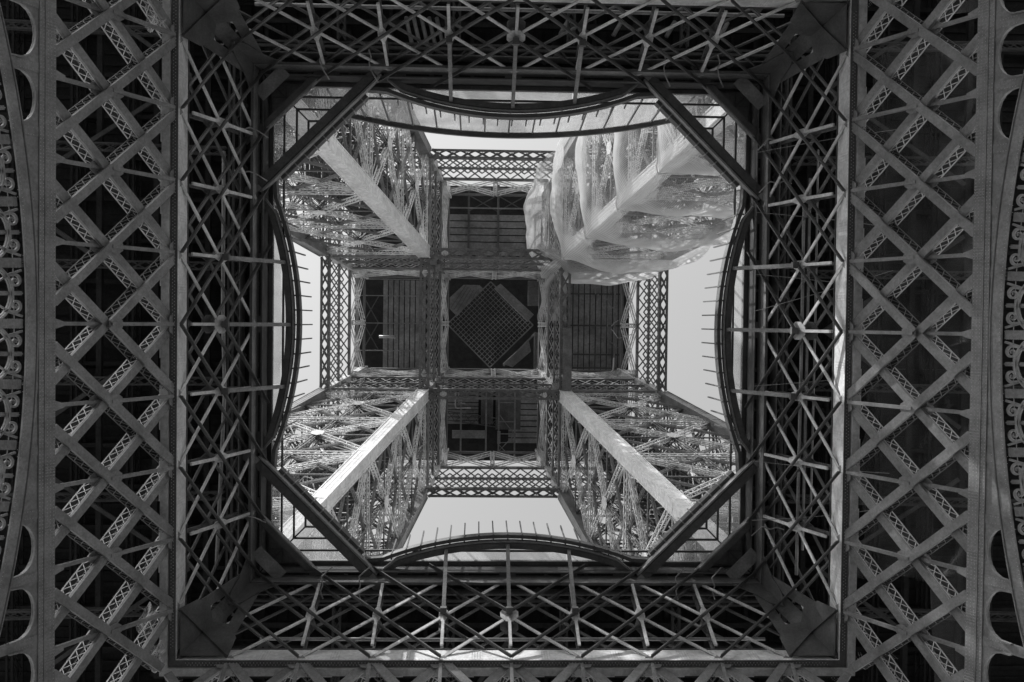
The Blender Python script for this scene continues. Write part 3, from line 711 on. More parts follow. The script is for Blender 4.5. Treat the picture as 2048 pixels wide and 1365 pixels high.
# ------------------------------------------------------------------ the four legs between first and second floor
def wi(h): return 25.37-0.18*h
def wo(h): return 47.4-0.284*h
LV = [57.0, 64.2, 72.5, 83.4, 93.6, 103.4]
def leg():
    T = thing('tower_leg', 'x', 'tower leg', (wi(57), wi(57), CAMZ+57))
    f_ = {'ii': lambda h: Vector((wi(h), wi(h), h)), 'io': lambda h: Vector((wi(h), wo(h), h)), 'oi': lambda h: Vector((wo(h), wi(h), h)), 'oo': lambda h: Vector((wo(h), wo(h), h))}
    for nm, fn in f_.items():
        p, q = fn(56.5), fn(103.2); big = nm == 'ii'; s = 1.12 if big else 0.95
        nn = Vector((-1, 0, -0.18)) if nm[0] == 'i' else Vector((1, 0, 0.28))
        cen = Vector(((1 if nm[0] == 'i' else -1)*s/2, (1 if nm[1] == 'i' else -1)*s/2, 0))
        m_ = MB(); m_.bar(p+cen, q+cen, s, s, nn); col = build('inner_column' if big else 'corner_column', m_, COLUMN_LIT if big else STEEL_U, T)
        # flange strips along the edges and joint plates
        m_ = MB()
        for a in (-1, 1):
            for b in (-1, 1):
                e = Vector((a*s/2, b*s/2, 0)); m_.bar(p+cen+e, q+cen+e, 0.10, 0.10, nn)
        for a in (-0.17, 0.17):
            m_.bar(p+cen+Vector((-s/2-0.01, a, 0)), q+cen+Vector((-s/2-0.01, a, 0)), 0.05, 0.03, (1, 0, 0)); m_.bar(p+cen+Vector((a, -s/2-0.01, 0)), q+cen+Vector((a, -s/2-0.01, 0)), 0.05, 0.03, (0, 1, 0))
        build('edge_angles', m_, COLUMN_LIT if big else STEEL_U, col)
        for h in LV[1:-1]:
            m_ = MB(); a = fn(h-0.9)+cen; b = fn(h+0.9)+cen; m_.bar(a, b, s+0.05, s+0.05, nn); build('joint_plate', m_, COLUMN_LIT if big else STEEL_U, col)
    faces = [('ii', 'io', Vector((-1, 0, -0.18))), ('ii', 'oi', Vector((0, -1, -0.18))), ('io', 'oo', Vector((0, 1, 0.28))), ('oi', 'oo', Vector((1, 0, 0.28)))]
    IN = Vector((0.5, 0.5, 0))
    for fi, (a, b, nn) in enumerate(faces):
        main = COLUMN_LIT if fi < 2 else STEEL_D; sub = STEEL_U if fi < 2 else STEEL_D  # inner faces coloured as sunlit, outer faces as shaded silhouettes
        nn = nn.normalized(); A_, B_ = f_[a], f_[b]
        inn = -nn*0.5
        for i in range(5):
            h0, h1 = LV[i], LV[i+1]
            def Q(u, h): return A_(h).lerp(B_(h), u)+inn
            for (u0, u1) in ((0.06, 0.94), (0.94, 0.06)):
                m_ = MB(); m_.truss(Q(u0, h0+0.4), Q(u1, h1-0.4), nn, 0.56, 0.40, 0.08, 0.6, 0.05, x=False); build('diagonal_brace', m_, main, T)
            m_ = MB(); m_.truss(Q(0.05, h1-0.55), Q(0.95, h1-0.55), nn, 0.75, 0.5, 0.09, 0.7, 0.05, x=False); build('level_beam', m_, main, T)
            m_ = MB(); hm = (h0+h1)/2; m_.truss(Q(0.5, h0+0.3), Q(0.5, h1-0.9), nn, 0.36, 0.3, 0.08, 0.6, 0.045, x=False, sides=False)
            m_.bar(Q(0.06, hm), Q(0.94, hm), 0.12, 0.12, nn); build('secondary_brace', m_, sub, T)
            # centre gusset
            m_ = MB(); c = Q(0.5, hm)+nn*0.24; s_ = (B_(hm)-A_(hm)).normalized(); up = nn.cross(s_)
            m_.prism([c+s_*x*0.55+up*y*0.8 for x, y in ((-1, -.5), (0, -1), (1, -.5), (1, .5), (0, 1), (-1, .5))], -nn*0.04); build('gusset_plate', m_, main, T)
            # quarter bracing, thin
            m_ = MB()
            for (ua, ha, ub, hb) in ((0.05, hm, 0.28, (h0+hm)/2), (0.95, hm, 0.72, (h0+hm)/2), (0.05, hm, 0.28, (h1+hm)/2), (0.95, hm, 0.72, (h1+hm)/2), (0.28, (h0+hm)/2, 0.5, h0+.3), (0.72, (h0+hm)/2, 0.5, h0+.3), (0.28, (h1+hm)/2, 0.5, h1-.9), (0.72, (h1+hm)/2, 0.5, h1-.9)):
                m_.truss(Q(ua, ha), Q(ub, hb), nn, 0.26, 0.2, 0.06, 0.5, 0.035, x=False, sides=False)
            if fi < 2 or i > 1: build('thin_bracing', m_, sub, T)
    # plan bracing inside at every level
    for i, h in enumerate(LV[1:-1]+[78, 88.5, 98.5]):
        c = {k: v(h)+Vector((0.5 if k[0] == 'i' else -0.5, 0.5 if k[1] == 'i' else -0.5, -0.6)) for k, v in f_.items()}
        m_ = MB()
        m_.truss(c['ii'], c['oo'], (0, 0, 1), 0.4, 0.3, 0.055, 0.7, 0.04, x=False, sides=False); m_.truss(c['io'], c['oi'], (0, 0, 1), 0.4, 0.3, 0.055, 0.7, 0.04, x=False, sides=False)
        mids = [(c['ii']+c['io'])/2, (c['io']+c['oo'])/2, (c['oo']+c['oi'])/2, (c['oi']+c['ii'])/2]
        for j in range(4): m_.truss(mids[j], mids[(j+1) % 4], (0, 0, 1), 0.32, 0.25, 0.05, 0.7, 0.035, x=False, sides=False)
        build('plan_bracing', m_, STEEL_D, T)
    # inclined lift tracks inside the leg
    for sx in (0, 1):
        def tr(h, u, v):
            a, b = wi(h)+2.2+u, wi(h)+(wo(h)-wi(h))*0.45+v
            return Vector((a, b, h)) if sx == 0 else Vector((b, a, h))
        m_ = MB()
        for u in (0, 1.7): m_.bar(tr(57, u, 0), tr(103, u, 0), 0.22, 0.5, (0, 0, 1)) ; m_.bar(tr(57, u+0.35, 0), tr(103, u+0.35, 0), 0.08, 0.1, (0, 0, 1))
        rail = build('lift_rail', m_, STEEL_D, T)
        m_ = MB()
        for i in range(52):
            h = 57.5+i*0.87; m_.bar(tr(h, 0, 0.1), tr(h, 1.7, 0.1), 0.30, 0.05, (0, 0, 1))
            if i % 4 < 2: m_.bar(tr(h, 0, 0.2), tr(h+1.7, 1.7, 0.2), 0.08, 0.06, (0, 0, 1))
        build('sleepers', m_, STEEL_D, rail)
    # zigzag stair with landings
    m_ = MB(); h = 57.5; side = 0
    while h < 101:
        c0 = wi(h)+(wo(h)-wi(h))*0.62; a = Vector((c0-1.6, c0+0.9*side, h)); b = Vector((c0+1.6, c0+0.9*side, h+2.1))
        if side: a, b = Vector((b.x, a.y, h)), Vector((a.x, a.y, h+2.1))
        m_.bar(a, b, 0.8, 0.10, (0, 0, 1)); m_.bar(a+Vector((0, .45, 1)), b+Vector((0, .45, 1)), 0.05, 0.05, (0, 0, 1)); m_.bar(a+Vector((0, -.45, 1)), b+Vector((0, -.45, 1)), 0.05, 0.05, (0, 0, 1))
        m_.aabb(b.x-0.5, b.x+0.5, c0-0.5, c0+1.4, h+2.1, h+2.16); h += 2.1; side = 1-side
    build('stair_flight', m_, STEEL_D, T)
    m_ = MB()
    for i in range(40):
        h = random.uniform(66, 100); s_ = wo(h)-wi(h)
        p = Vector((wi(h)+s_*random.uniform(.1, .9), wi(h)+s_*random.uniform(.1, .9), h)); d = Vector((random.uniform(-1, 1), random.uniform(-1, 1), random.uniform(-.2, 1.6))).normalized()*random.uniform(3, 7)
        q = p+d; q.x = min(max(q.x, wi(q.z)+.3), wo(q.z)-.3); q.y = min(max(q.y, wi(q.z)+.3), wo(q.z)-.3)
        m_.truss(p, q, (0.3, 0.2, 1), 0.24, 0.2, 0.045, 0.45, 0.03, x=False, sides=False)
    build('inner_ties', m_, STEEL_U, T)
    for mat_, cnt in ((COLUMN_LIT, 230), (STEEL_D, 170)):  # rods of one steel in a lit and a shaded colour
        m_ = MB()
        for i in range(cnt):
            h = random.uniform(60, 101); s_ = wo(h)-wi(h)
            p = Vector((wi(h)+s_*random.uniform(.04, .96), wi(h)+s_*random.uniform(.04, .96), h)); d = Vector((random.uniform(-1, 1), random.uniform(-1, 1), random.uniform(-1.4, 1.6))).normalized()*random.uniform(2, 6)
            q = p+d; q.z = min(max(q.z, 57.5), 102); q.x = min(max(q.x, wi(q.z)+.3), wo(q.z)-.3); q.y = min(max(q.y, wi(q.z)+.3), wo(q.z)-.3)
            m_.bar(p, q, 0.09, 0.05, (0.3, 0.2, 1))
        build('thin_rods', m_, mat_, T, kind='stuff')
    return T
LG = leg()
legs = spin_copies(LG, ['inclined lattice leg with pale box column running to the lower right corner', 'inclined lattice leg with pale box column running to the lower left corner',
    'inclined lattice leg with pale box column running to the upper left corner', 'inclined lattice leg in the upper right, wrapped in white netting'], 'tower legs above the first floor')

# ------------------------------------------------------------------ second-floor girders, in the planes of the leg faces
def nrm2(sl): return Vector((0, -1, -sl)).normalized()
def wall(name, W, sl, half, labels, group, bottom_span, bw_out, base_h):
    T = thing(name, 'x', 'girder', (0, W(base_h), CAMZ+base_h)); nn = nrm2(sl)
    P2 = lambda t, h, o=0: Vector((t, W(h)+o, h))
    H0, H1, H2 = 103.35, 108.6, 112.6
    def ln(h): return half(h)
    for (h, th) in ((H0+0.15, 0.32), (H1, 0.34), (105.9, 0.16), (H2, 0.3)):
        m_ = MB(); m_.bar(P2(-ln(h), h), P2(ln(h), h), th, 0.22, nn); build('chord', m_, STEEL if h != H2 else STEEL_D, T)
    # double-cross lattice
    pitch = 1.48; n = int(2*ln(106)/pitch)
    xs = [-ln(106)+2*ln(106)*i/n for i in range(n+1)]
    m_ = MB()
    for i in range(n):
        for o_ in ((0, 0.6) if base_h and 'outer' in name else (0, 0.25)):
            for (ha, hb) in ((H0+.3, 105.9), (105.9, H1-.1)):
                m_.bar(P2(xs[i], ha, o_), P2(xs[i+1], hb, o_), 0.17, 0.05, nn); m_.bar(P2(xs[i+1], ha, o_+.05), P2(xs[i], hb, o_+.05), 0.17, 0.05, nn)
    build('cross_lattice', m_, STEEL_U, T)
    # large laced crosses above
    wH = ln(110); segs = [(-wH, -wi(110)), (-wi(110), 0), (0, wi(110)), (wi(110), wH)] if wH > 10 else [(-wH, 0), (0, wH)]
    for (a, b) in segs:
        for (ta, tb) in ((a, b), (b, a)):
            m_ = MB(); m_.truss(P2(ta, H1+.2), P2(tb, H2-.1), nn, 0.62, 0.3, 0.075, 0.95, 0.045, x=False, sides=False); build('upper_brace', m_, STEEL_LIT, T)
        m_ = MB(); m_.truss(P2(b, H1), P2(b, H2), nn, 0.5, 0.4, 0.1, 0.5, 0.05); build('upper_post', m_, STEEL_LIT, T)
    # flat lattice on the underside, only across the gap between the legs
    hb = wi(H0); o0, o1 = bw_out
    for o_ in (o0, o1):
        m_ = MB(); m_.bar((-hb, W(H0)+o_, H0), (hb, W(H0)+o_, H0), 0.24, 0.2, (0, 0, 1)); build('soffit_chord', m_, STEEL_U, T)
    m_ = MB(); m_.bar((-hb, W(H0)+o1+0.1, H0+0.3), (hb, W(H0)+o1+0.1, H0+0.3), 0.06, 0.7, (0, 0, 1)); build('edge_plate', m_, STEEL_D, T)
    m_ = MB(); n = 9
    for i in range(n):
        a = -hb+2*hb*i/n; b = a+2*hb/n; c = (a+b)/2
        m_.bar((a, W(H0)+o0, H0+.02), (b, W(H0)+o1, H0+.02), 0.17, 0.05, (0, 0, 1)); m_.bar((b, W(H0)+o0, H0+.07), (a, W(H0)+o1, H0+.07), 0.17, 0.05, (0, 0, 1))
    build('soffit_lattice', m_, STEEL_U, T)
    for sx in (-1, 1):
        m_ = MB(); m_.bar((sx*(hb-0.1), W(H0)+o1+0.1*(1 if o1 > o0 else -1), H0-.1), (sx*(hb-1.1), W(H0)+o0-.3*(1 if o1 > o0 else -1), H0-.1), 0.22, 0.08, (0, 0, 1)); build('knee_bar', m_, STEEL_U, T)
    return spin_copies(T, labels, group)
wall('outer_girder', lambda h: wo(h)-0.85, 0.284, lambda h: wo(h)-0.4, ['outer lattice girder with bright diamond gaps, lower arm of the cross', 'outer lattice girder with bright diamond gaps, left arm of the cross',
    'outer lattice girder with bright diamond gaps, upper arm of the cross', 'outer lattice girder with bright diamond gaps, right arm beside the open sky'], 'outer girders of the second floor', True, (0.0, 0.72), 103.4)
wall('inner_girder', lambda h: wi(h)+0.1, 0.18, lambda h: wo(h)-0.4, ['lattice girder along the bottom of the small central square', 'lattice girder down the left of the small central square',
    'lattice girder along the top of the small central square', 'lattice girder down the right of the small central square, partly sheeted over'], 'girders round the central square', True, (0.0, 0.85), 103.4)

# corner columns carried on up through the second-floor girders
for t, s in enumerate(('lower right', 'lower left', 'upper left', 'upper right')):
    rz = Matrix.Rotation(t*math.pi/2, 3, 'Z')
    for (fa, fb, nm) in ((wi, wi, 'inner'), (wi, wo, 'side'), (wo, wi, 'other')):
        m_ = MB(); sa = 0.3
        p = rz @ Vector((fa(103.4)+(.2 if fa is wi else -.85), fb(103.4)+(.2 if fb is wi else -.85), 103.4)); q = rz @ Vector((fa(113)+(.2 if fa is wi else -.85), fb(113)+(.2 if fb is wi else -.85), 113)); m_.bar(p, q, 0.7, 0.7, rz @ Vector((-1, 0, 0)))
        wh = {'inner': 'short column at the %s corner of the central square', 'side': 'short pale column at the outer end of the leg face, %s leg, upright arm', 'other': 'short pale column at the outer end of the leg face, %s leg, sideways arm'}[nm] % s
        c_ = build('short_column', m_, STEEL if nm == 'inner' else STEEL_LIT, org=tuple(p+Vector((0, 0, CAMZ)))); tag(c_, wh, 'column', 'short columns of the second floor')
        pass

# ------------------------------------------------------------------ second-floor ceilings
sf = MB()
for (x0, x1, y0, y1) in ((-16.6, 16.6, 5.7, 16.6), (-16.6, 16.6, -16.6, -5.7), (5.7, 16.6, -5.7, 5.7), (-16.6, -5.7, -5.7, 5.7)): sf.aabb(x0, x1, y0, y1, 120.5, 120.8)
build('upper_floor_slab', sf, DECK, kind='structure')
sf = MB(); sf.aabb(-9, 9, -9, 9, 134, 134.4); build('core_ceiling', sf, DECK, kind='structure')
def shaft(T, x0, x1, y0, y1, h0, h1, mat=DECK, name='recess_wall'):
    for (a, b, c, d) in ((x0, x1, y0-.1, y0), (x0, x1, y1, y1+.1), (x0-.1, x0, y0, y1), (x1, x1+.1, y0, y1)):
        m_ = MB(); m_.aabb(a, b, c, d, h0, h1); build(name, m_, mat, T)
# top arm: horizontal boards between three beams
T = thing('panelled_ceiling', 'ceiling of wide horizontal boards in the upper arm, three beams across', 'ceiling', (0, -10, CAMZ+114), 'panelled ceilings of the second floor')
for i in range(9):
    m_ = MB(); y1 = -12.6+i*0.80; m_.aabb(-5.6, 5.3, y1+0.03, y1+0.72, 115.0+0.0, 115.12); build('ceiling_board', m_, CEIL, T)
m_ = MB(); m_.aabb(-5.7, 5.6, -12.8, -5.6, 115.2, 115.3); build('backing', m_, DECK, T)
for x in (-2.95, 0.45, 3.75):
    m_ = MB(); m_.aabb(x-.12, x+.12, -16.0, -6.0, 114.6, 114.9); build('ceiling_beam', m_, STEEL_D, T)
m_ = MB(); m_.aabb(-5.7, 5.7, -13.35, -13.2, 114.5, 114.75); build('cross_rail', m_, STEEL, T)
for (a, b) in ((-5.7, -0.4), (0.4, 5.7)):
    m_ = MB(); m_.aabb(a, b, -15.6, -15.2, 114.3, 114.6); build('pale_beam', m_, STEEL, T)
for (a, b) in ((-3, 0.4), (0.4, 3.8)):
    for s_ in (0, 1):
        m_ = MB(); m_.bar((a, -15.2 if s_ else -13.3, 118), (b, -13.3 if s_ else -15.2, 118), .12, .1, (0, 0, 1)); build('recess_brace', m_, STEEL_D, T)
# left arm: vertical corrugated boards, short pipe
T = thing('panelled_ceiling', 'ceiling of narrow upright boards in the left arm with a short pipe across', 'ceiling', (-10, 0, CAMZ+114), 'panelled ceilings of the second floor')
for i in range(8):
    m_ = MB(); x1 = -12.7+i*0.62; m_.aabb(x1+.04, x1+.56, -4.9, 5.2, 115.0, 115.1); build('ceiling_board', m_, CEIL, T)
m_ = MB(); m_.aabb(-12.8, -7.6, -5.0, 5.3, 115.2, 115.3); build('backing', m_, DECK, T)
for y in (-3.1, 0.05, 3.2, -5.0, 5.3):
    m_ = MB(); m_.aabb(-15.3, -7.6, y-.05, y+.05, 114.5, 114.8); build('ceiling_beam', m_, STEEL, T)
m_ = MB(); m_.aabb(-15.75, -15.4, -5.2, 5.2, 114.3, 114.6); build('pale_beam', m_, STEEL, T)
for s_ in (0, 1):
    for (a, b) in ((-3.1, 0.05), (0.05, 3.2)):
        m_ = MB(); m_.bar((-15.3 if s_ else -13.5, a, 118), (-13.5 if s_ else -15.3, b, 118), .12, .1, (0, 0, 1)); build('recess_brace', m_, STEEL_D, T)
pipe('vent_pipe', [(-13.0, 1.6, 114.0), (-11.1, 1.6, 114.0)], 0.17, 'short horizontal vent pipe in front of the left arm ceiling')
# right arm
T = thing('panelled_ceiling', 'ceiling of narrow upright boards in the right arm with rails and brackets', 'ceiling', (10, 0, CAMZ+114), 'panelled ceilings of the second floor')
for i in range(11):
    m_ = MB(); x1 = 7.9+i*0.66; m_.aabb(x1+.04, x1+.60, -6.5, 6.4, 115.0, 115.1); build('ceiling_board', m_, CEIL, T)
m_ = MB(); m_.aabb(7.8, 15.3, -6.6, 6.5, 115.2, 115.3); build('backing', m_, DECK, T)
for y in (-3.6, 0.05, 3.4, 4.95, -5.3):
    m_ = MB(); m_.aabb(7.8, 15.3, y-.09, y+.09, 114.5, 114.8); build('ceiling_beam', m_, STEEL_D, T)
for x in (14.0, 14.7): m_ = MB(); m_.aabb(x-.09, x+.09, -5.3, 5.0, 114.3, 114.5); build('pale_beam', m_, STEEL, T)
for (p, q) in (((11.7, -5.3), (11.7, -3.6)), ((13.3, -5.3), (13.3, -3.6)), ((12.0, -3.6), (12.0, -0.8)), ((13.1, -2.8), (13.1, 1.6)), ((13.1, 1.6), (14.4, 2.6)), ((12.6, -3.6), (14.1, -1.4))):
    m_ = MB(); m_.bar(p+(113.9,), q+(113.9,), .10, .10, (0, 0, 1)); build('hanging_rail', m_, STEEL, T)
def loop(name, pts, r, label): return pipe(name, pts, r, label, 'cable', PIPE, 'loose cables in the right arm')
loop('loose_cable', [(15.5, -1.0, 112.5), (14.0, -0.5, 112.8), (13.4, 0.1, 113)], 0.045, 'short loose cable curving from the right arm lattice, upper one')
loop('loose_cable', [(13.4, 0.4, 113), (14.2, 1.5, 112.5), (15.6, 1.0, 112)], 0.045, 'short loose cable curving from the right arm lattice, lower one')
loop('loose_cable', [(13.6, 3.7, 112), (13.4, 5.0, 111), (11.9, 6.4, 109)], 0.09, 'thick hanging cable at the lower end of the right arm, left strand')
loop('loose_cable', [(14.4, 5.0, 112), (13.2, 5.7, 111), (12.2, 6.6, 109)], 0.08, 'thick hanging cable at the lower end of the right arm, right strand')
# bottom arm
T = thing('panelled_ceiling', 'ceiling with ducts, walkways and posts in the lower arm of the cross', 'ceiling', (0, 10, CAMZ+114), 'panelled ceilings of the second floor')
for i in range(9):
    m_ = MB(); y1 = 7.9+i*0.66; m_.aabb(1.9, 5.3, y1+.04, y1+.58, 115.0, 115.1); build('ceiling_board', m_, CEIL, T)
for i in range(9):
    m_ = MB(); y1 = 7.9+i*0.42; m_.aabb(-5.2, -1.6, y1+.03, y1+.36, 115.3, 115.4); build('ceiling_board', m_, CEIL, T)
m_ = MB(); m_.aabb(-5.5, 5.6, 7.8, 13.9, 115.6, 115.7); build('backing', m_, DECK, T)
m_ = MB(); m_.aabb(-1.3, 0.1, 7.8, 11.6, 114.9, 115.1); m_.aabb(0.4, 3.3, 7.8, 12.2, 114.95, 115.05); build('duct_box', m_, LAMP, T)
for x in (-3.6, -0.7, 0.75, 2.6):
    m_ = MB(); m_.aabb(x-.09, x+.09, 7.4, 15.2, 114.1, 114.4); build('ceiling_beam', m_, STEEL, T)
m_ = MB(); m_.truss((-5.2, 10.6, 114.6), (0.6, 11.4, 114.6), (0, 0, 1), 1.1, 0.3, 0.1, 1.0, 0.06); build('walkway_truss', m_, STEEL_D, T)
m_ = MB(); m_.aabb(-4.6, -0.8, 12.3, 13.2, 114.5, 114.8); build('duct_box', m_, CEIL, T)
m_ = MB(); m_.aabb(0.6, 0.95, 12.3, 13.7, 113.6, 114.0); build('junction_box', m_, STEEL, T)
for (a, b) in ((-5.2, -0.9), (0.4, 5.2)):
    m_ = MB(); m_.aabb(a, b, 15.2, 15.6, 114.3, 114.6); build('pale_beam', m_, STEEL, T)
for y in (9.0, 11.2, 12.6, 13.6, 14.6):
    m_ = MB(); m_.bar((0.75, y, 114.0), (2.6, y, 114.0), .09, .09, (0, 0, 1)); build('ladder_rung', m_, STEEL, T)
for (a, b) in (((0.8, 10.4), (2.5, 12.6)), ((2.5, 12.8), (0.8, 14.6)), ((0.8, 13.9), (2.2, 15.3))):
    m_ = MB(); m_.bar(a+(114.2,), b+(114.2,), .09, .09, (0, 0, 1)); build('tie_bar', m_, STEEL, T)
pipe('elbow_pipe', [(-4.2, 7.8, 113.5), (-4.2, 9.6, 113.5), (-2.5, 9.6, 113.5)], 0.09, 'larger of the two elbow pipes in the lower arm', 'pipe', STEEL, 'elbow pipes')
pipe('elbow_pipe', [(-3.9, 7.8, 113.5), (-3.9, 9.1, 113.5), (-3.1, 9.1, 113.5)], 0.08, 'smaller of the two elbow pipes in the lower arm, nested inside the other', 'pipe', STEEL, 'elbow pipes')
# closed corners between arms (behind legs) are the floor slab; small outer gallery strips
T = thing('grating_ceiling', 'diamond-set square grating in the middle of the small central square', 'grating', (0, 0, CAMZ+122))
cx_, cy_ = -0.25, 0.1; Hs = 122.0; hd = 5.25*122/122
d1 = Vector((1, 1, 0)).normalized(); d2 = Vector((1, -1, 0)).normalized(); Ls = hd/math.sqrt(2)
for i in range(17):
    f = -Ls+2*Ls*i/16
    for (u, v, dz) in ((d1, d2, 0), (d2, d1, 0.1)):
        c = Vector((cx_, cy_, Hs+dz))+u*f; m_ = MB(); m_.bar(c-v*Ls, c+v*Ls, 0.075 if i not in (0, 16) else 0.16, 0.10, (0, 0, 1)); build('grille_bar', m_, STEEL, T)
T = thing('core_fittings', 'dark cabins and gangways round the diamond grating in the central square', 'cabins', (0, 0, CAMZ+124))
m_ = MB(); m_.prism([(-5.3, -3.2, 124), (-3.6, -4.8, 124), (-1.6, -4.8, 124), (-1.2, -4.4, 124), (-4.4, -0.9, 124), (-5.3, -1.8, 124)], (0, 0, 1)); build('cabin_floor', m_, CEIL, T)
for i in range(7):
    m_ = MB(); a = Vector((-5.2+i*0.32, -2.0-i*0.02, 123.9)); m_.bar((-5.15+i*.42, -1.9+i*.18, 123.9), (-3.3+i*.33, -4.75+i*0.18, 123.9), .05, .05, (0, 0, 1)); build('floor_batten', m_, STEEL_D, T)
m_ = MB(); m_.prism([(1.0, -5.0, 124), (5.2, -1.2, 124), (4.4, -0.3, 124), (0.2, -4.4, 124)], (0, 0, 0.6)); build('cabin_floor', m_, CEIL, T)
m_ = MB(); m_.prism([(1.4, 5.0, 124), (4.6, 2.0, 124), (4.9, 3.4, 124), (2.6, 5.4, 124)], (0, 0, 0.6)); build('cabin_floor', m_, CEIL, T)
m_ = MB(); m_.bar((1.4, 5.1, 121), (5.3, 1.0, 121), .2, .2, (0, 0, 1)); build('diagonal_rail', m_, STEEL, T)
for (x0, x1, y0, y1) in ((-5.6, 5.9, 5.4, 6.3), (5.0, 5.9, 1.0, 5.4), (4.2, 5.6, -5.2, -2.2)):
    m_ = MB(); m_.aabb(x0, x1, y0, y1, 119, 119.1); pl = build('gangway', m_, CEIL, T)
    m_ = MB()
    if x1-x0 > y1-y0:
        for yy in (y0, y1): m_.bar((x0, yy, 118.9), (x1, yy, 118.9), .1, .1, (0, 0, 1))
        for i in range(22): x = x0+(x1-x0)*i/22; m_.bar((x, y0, 118.95), (x, y1, 118.95), .04, .05, (0, 0, 1))
    else:
        for xx in (x0, x1): m_.bar((xx, y0, 118.9), (xx, y1, 118.9), .1, .1, (0, 0, 1))
        for i in range(11): y = y0+(y1-y0)*i/11; m_.bar((x0, y, 118.95), (x1, y, 118.95), .04, .05, (0, 0, 1))
    build('gangway_rails', m_, STEEL, pl)
for x in (-6.0, 6.05): m_ = MB(); m_.aabb(x-.08, x+.08, -6, 6, 118.5, 118.8); build('frame_bar', m_, STEEL_D, T)
for y in (-5.5,): m_ = MB(); m_.aabb(-3.4, 5.5, y-.06, y+.06, 118.5, 118.7); build('frame_bar', m_, STEEL, T)
# sheet over the lower right part of the central square's right girder
m_ = MB(); m_.aabb(7.05, 8.0, 0.3, 7.3, 102.9, 103.0); tag(build('cover_sheet', m_, STEEL), 'flat grey sheet covering the lower half of the central square right girder', 'sheet')

# ------------------------------------------------------------------ nets
def sheet(name, fn, nu, nv, mat, cu, cv, parent=None):
    mb = MB(); uv = []
    for j in range(nv+1):
        for i in range(nu+1):
            p = fn(i/nu, j/nv); mb.v.append(tuple(p)); uv.append((i/nu*cu, j/nv*cv))
    for j in range(nv):
        for i in range(nu): a = j*(nu+1)+i; mb.f.append((a, a+1, a+nu+2, a+nu+1))
    return build(name, mb, mat, parent, uv=uv, smooth=True)
T = thing('debris_net', 'white mesh net in tiers wrapped round the upper right leg', 'net', (wi(85), -wi(85), CAMZ+85))
tiers = [(67.0, 74.5, 1.2), (74.5, 84.0, 2.0), (84.0, 93.4, 2.3), (93.4, 101.5, 2.4), (101.5, 110.5, 3.0)]
for ti, (h0, h1, Bg) in enumerate(tiers):
    def fn(u, v, h0=h0, h1=h1, Bg=Bg, ti=ti):
        # u runs from the far end of the left-hand face, round the corner, to the far end of the other face
        h = h0+(h1-h0)*v
        a = abs(u-0.5)*2                     # 0 at the corner, 1 at both far ends
        reach = (wo(h)-wi(h))*0.97
        bul = Bg*(math.sin(math.pi*min(1, v**0.75)))**0.8*(1-math.exp(-a/0.11))*(1-0.06*math.sin(a*14+ti*2.1))*(1-0.45*max(0, a-.6)/.4)
        sag = -0.7*math.sin(math.pi*a)*(1 if ti else 0)*0.6*(1-v*0.5) + 0.35*math.sin(a*9+ti)
        wr = 0.05*math.sin(u*90+v*9+ti)*(1-v)+0.05*math.sin(math.atan2(v, a+.02)*16)*(1-v)
        if u < 0.5: p = Vector((wi(h)-0.35-bul-wr, -(wi(h)-0.25+a*reach), h+sag))
        else: p = Vector((wi(h)-0.25+a*reach, -(wi(h)-0.35-bul-wr), h+sag))
        if ti == 4 and u > 0.5: p.y = -(wi(h)-0.35-bul*0.55)
        return p
    sheet('net_tier', fn, 96, 26, NET, 210, 70, T)
    m_ = MB(); m_.tube([fn(i/60, 0.0)-Vector((0.05, -0.05, 0)) for i in range(61)], 0.055, 6); build('hem_rope', m_, COLUMN_LIT, T)
# hanging end of net over the right girder of the central square
def fnh(u, v):
    y = -7.0+6.6*v; x = 5.2+2.3*u+(1-u)*(0.55*math.sin(v*5.2+0.6)+0.3*math.sin(v*11)); return Vector((x+0.15*math.sin(v*14)*u, y, 104.5+2.2*(1-u)+0.3*math.sin(u*9+v*4)))
tag(sheet('hanging_net', fnh, 24, 40, NET, 26, 60), 'grey net hanging in folds over the right girder of the central square', 'net')
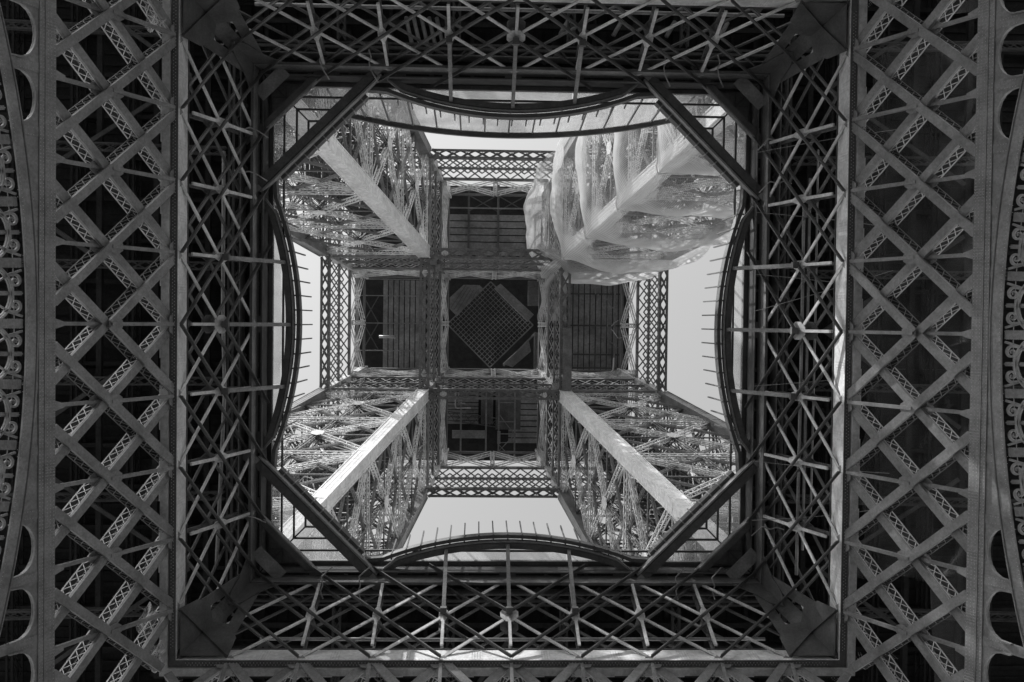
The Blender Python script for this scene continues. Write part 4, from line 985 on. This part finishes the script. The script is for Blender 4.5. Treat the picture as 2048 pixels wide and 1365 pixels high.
# dark nets slung behind the right-hand lattice
seg = [(-14.6, -8.6), (-8.6, -3.9), (-3.9, 0.6), (0.6, 6.2), (6.2, 12.6)]
nl = ['uppermost', 'second from top', 'middle', 'second from bottom', 'lowest']
for i, (a, b) in enumerate(seg):
    def fnd(u, v, a=a, b=b, i=i):
        y = a+(b-a)*v; W_ = 17.9+0.25*math.sin(v*math.pi*2+i)+u*6.2
        return Vector((W_, y+0.15*math.sin(u*13), 50.6-1.1*math.sin(math.pi*v)*(0.5+u)-0.8*math.sin(math.pi*u)+0.22*math.sin(u*21+i)*math.sin(v*9)))
    tag(sheet('bird_net', fnd, 40, 30, NET_D, 62, int((b-a)*10)), nl[i]+' of the dark nets slung behind the right-hand lattice', 'net', 'dark nets behind the right lattice')
def fnt(u, v): return Vector((19.5+2.6*u+0.3*math.sin(v*9), -14.6-3.0*v, 45.5-0.9*math.sin(math.pi*u)))
tag(sheet('bird_net', fnt, 20, 20, NET_D, 26, 30), 'crumpled dark net in the round opening at the top right corner', 'net', 'dark nets behind the right lattice')
def fnt2(u, v): return Vector((19.6+2.6*u+0.4*v, 11.0+6.0*v, 46-1.0*math.sin(math.pi*u)))
tag(sheet('bird_net', fnt2, 20, 20, NET_D, 26, 60), 'dark net behind the round openings at the bottom right corner', 'net', 'dark nets behind the right lattice')
for i, (x, y, s, l) in enumerate(((-17.1, 13.9, .9, 'torn scrap of net caught on the lower left lattice, upper one'), (-16.7, 15.6, .8, 'torn scrap of net caught on the lower left lattice, lower one'), (-16.9, -14.6, 1.1, 'torn scrap of net caught at the top of the left lattice'))):
    def fs(u, v, x=x, y=y, s=s, i=i): return Vector((x+s*(u-.5)*(1-.4*v)+.15*math.sin(v*8+i), y+s*1.6*(v-.5)+.2*math.sin(u*7), 46.9+.3*math.sin(u*5+v*6)))
    tag(sheet('net_scrap', fs, 14, 18, NET, 10, 16), l, 'net scrap', 'torn net scraps')
# thin wires crossing the right-hand lattice
for i, (y0, y1) in enumerate(((-9.2, -10.5), (-6.1, -5.4), (-2.9, -2.2), (-1.0, -3.2), (2.9, 2.2), (6.8, 7.4), (9.9, 9.2))):
    m_ = MB(); m_.tube([(12.6+k*0.9, y0+(y1-y0)*k/8, 51.2-0.5*math.sin(math.pi*k/8)) for k in range(9)], 0.015, 5)
    tag(build('wire', m_, PIPE), ('highest', 'second highest', 'third from the top', 'steepest', 'third from the bottom', 'second lowest', 'lowest')[i]+' of the thin wires strung across the right lattice', 'wire', 'thin wires across the right lattice')

# drop helper property
for o in C.objects:
    if '_o' in o: del o['_o']
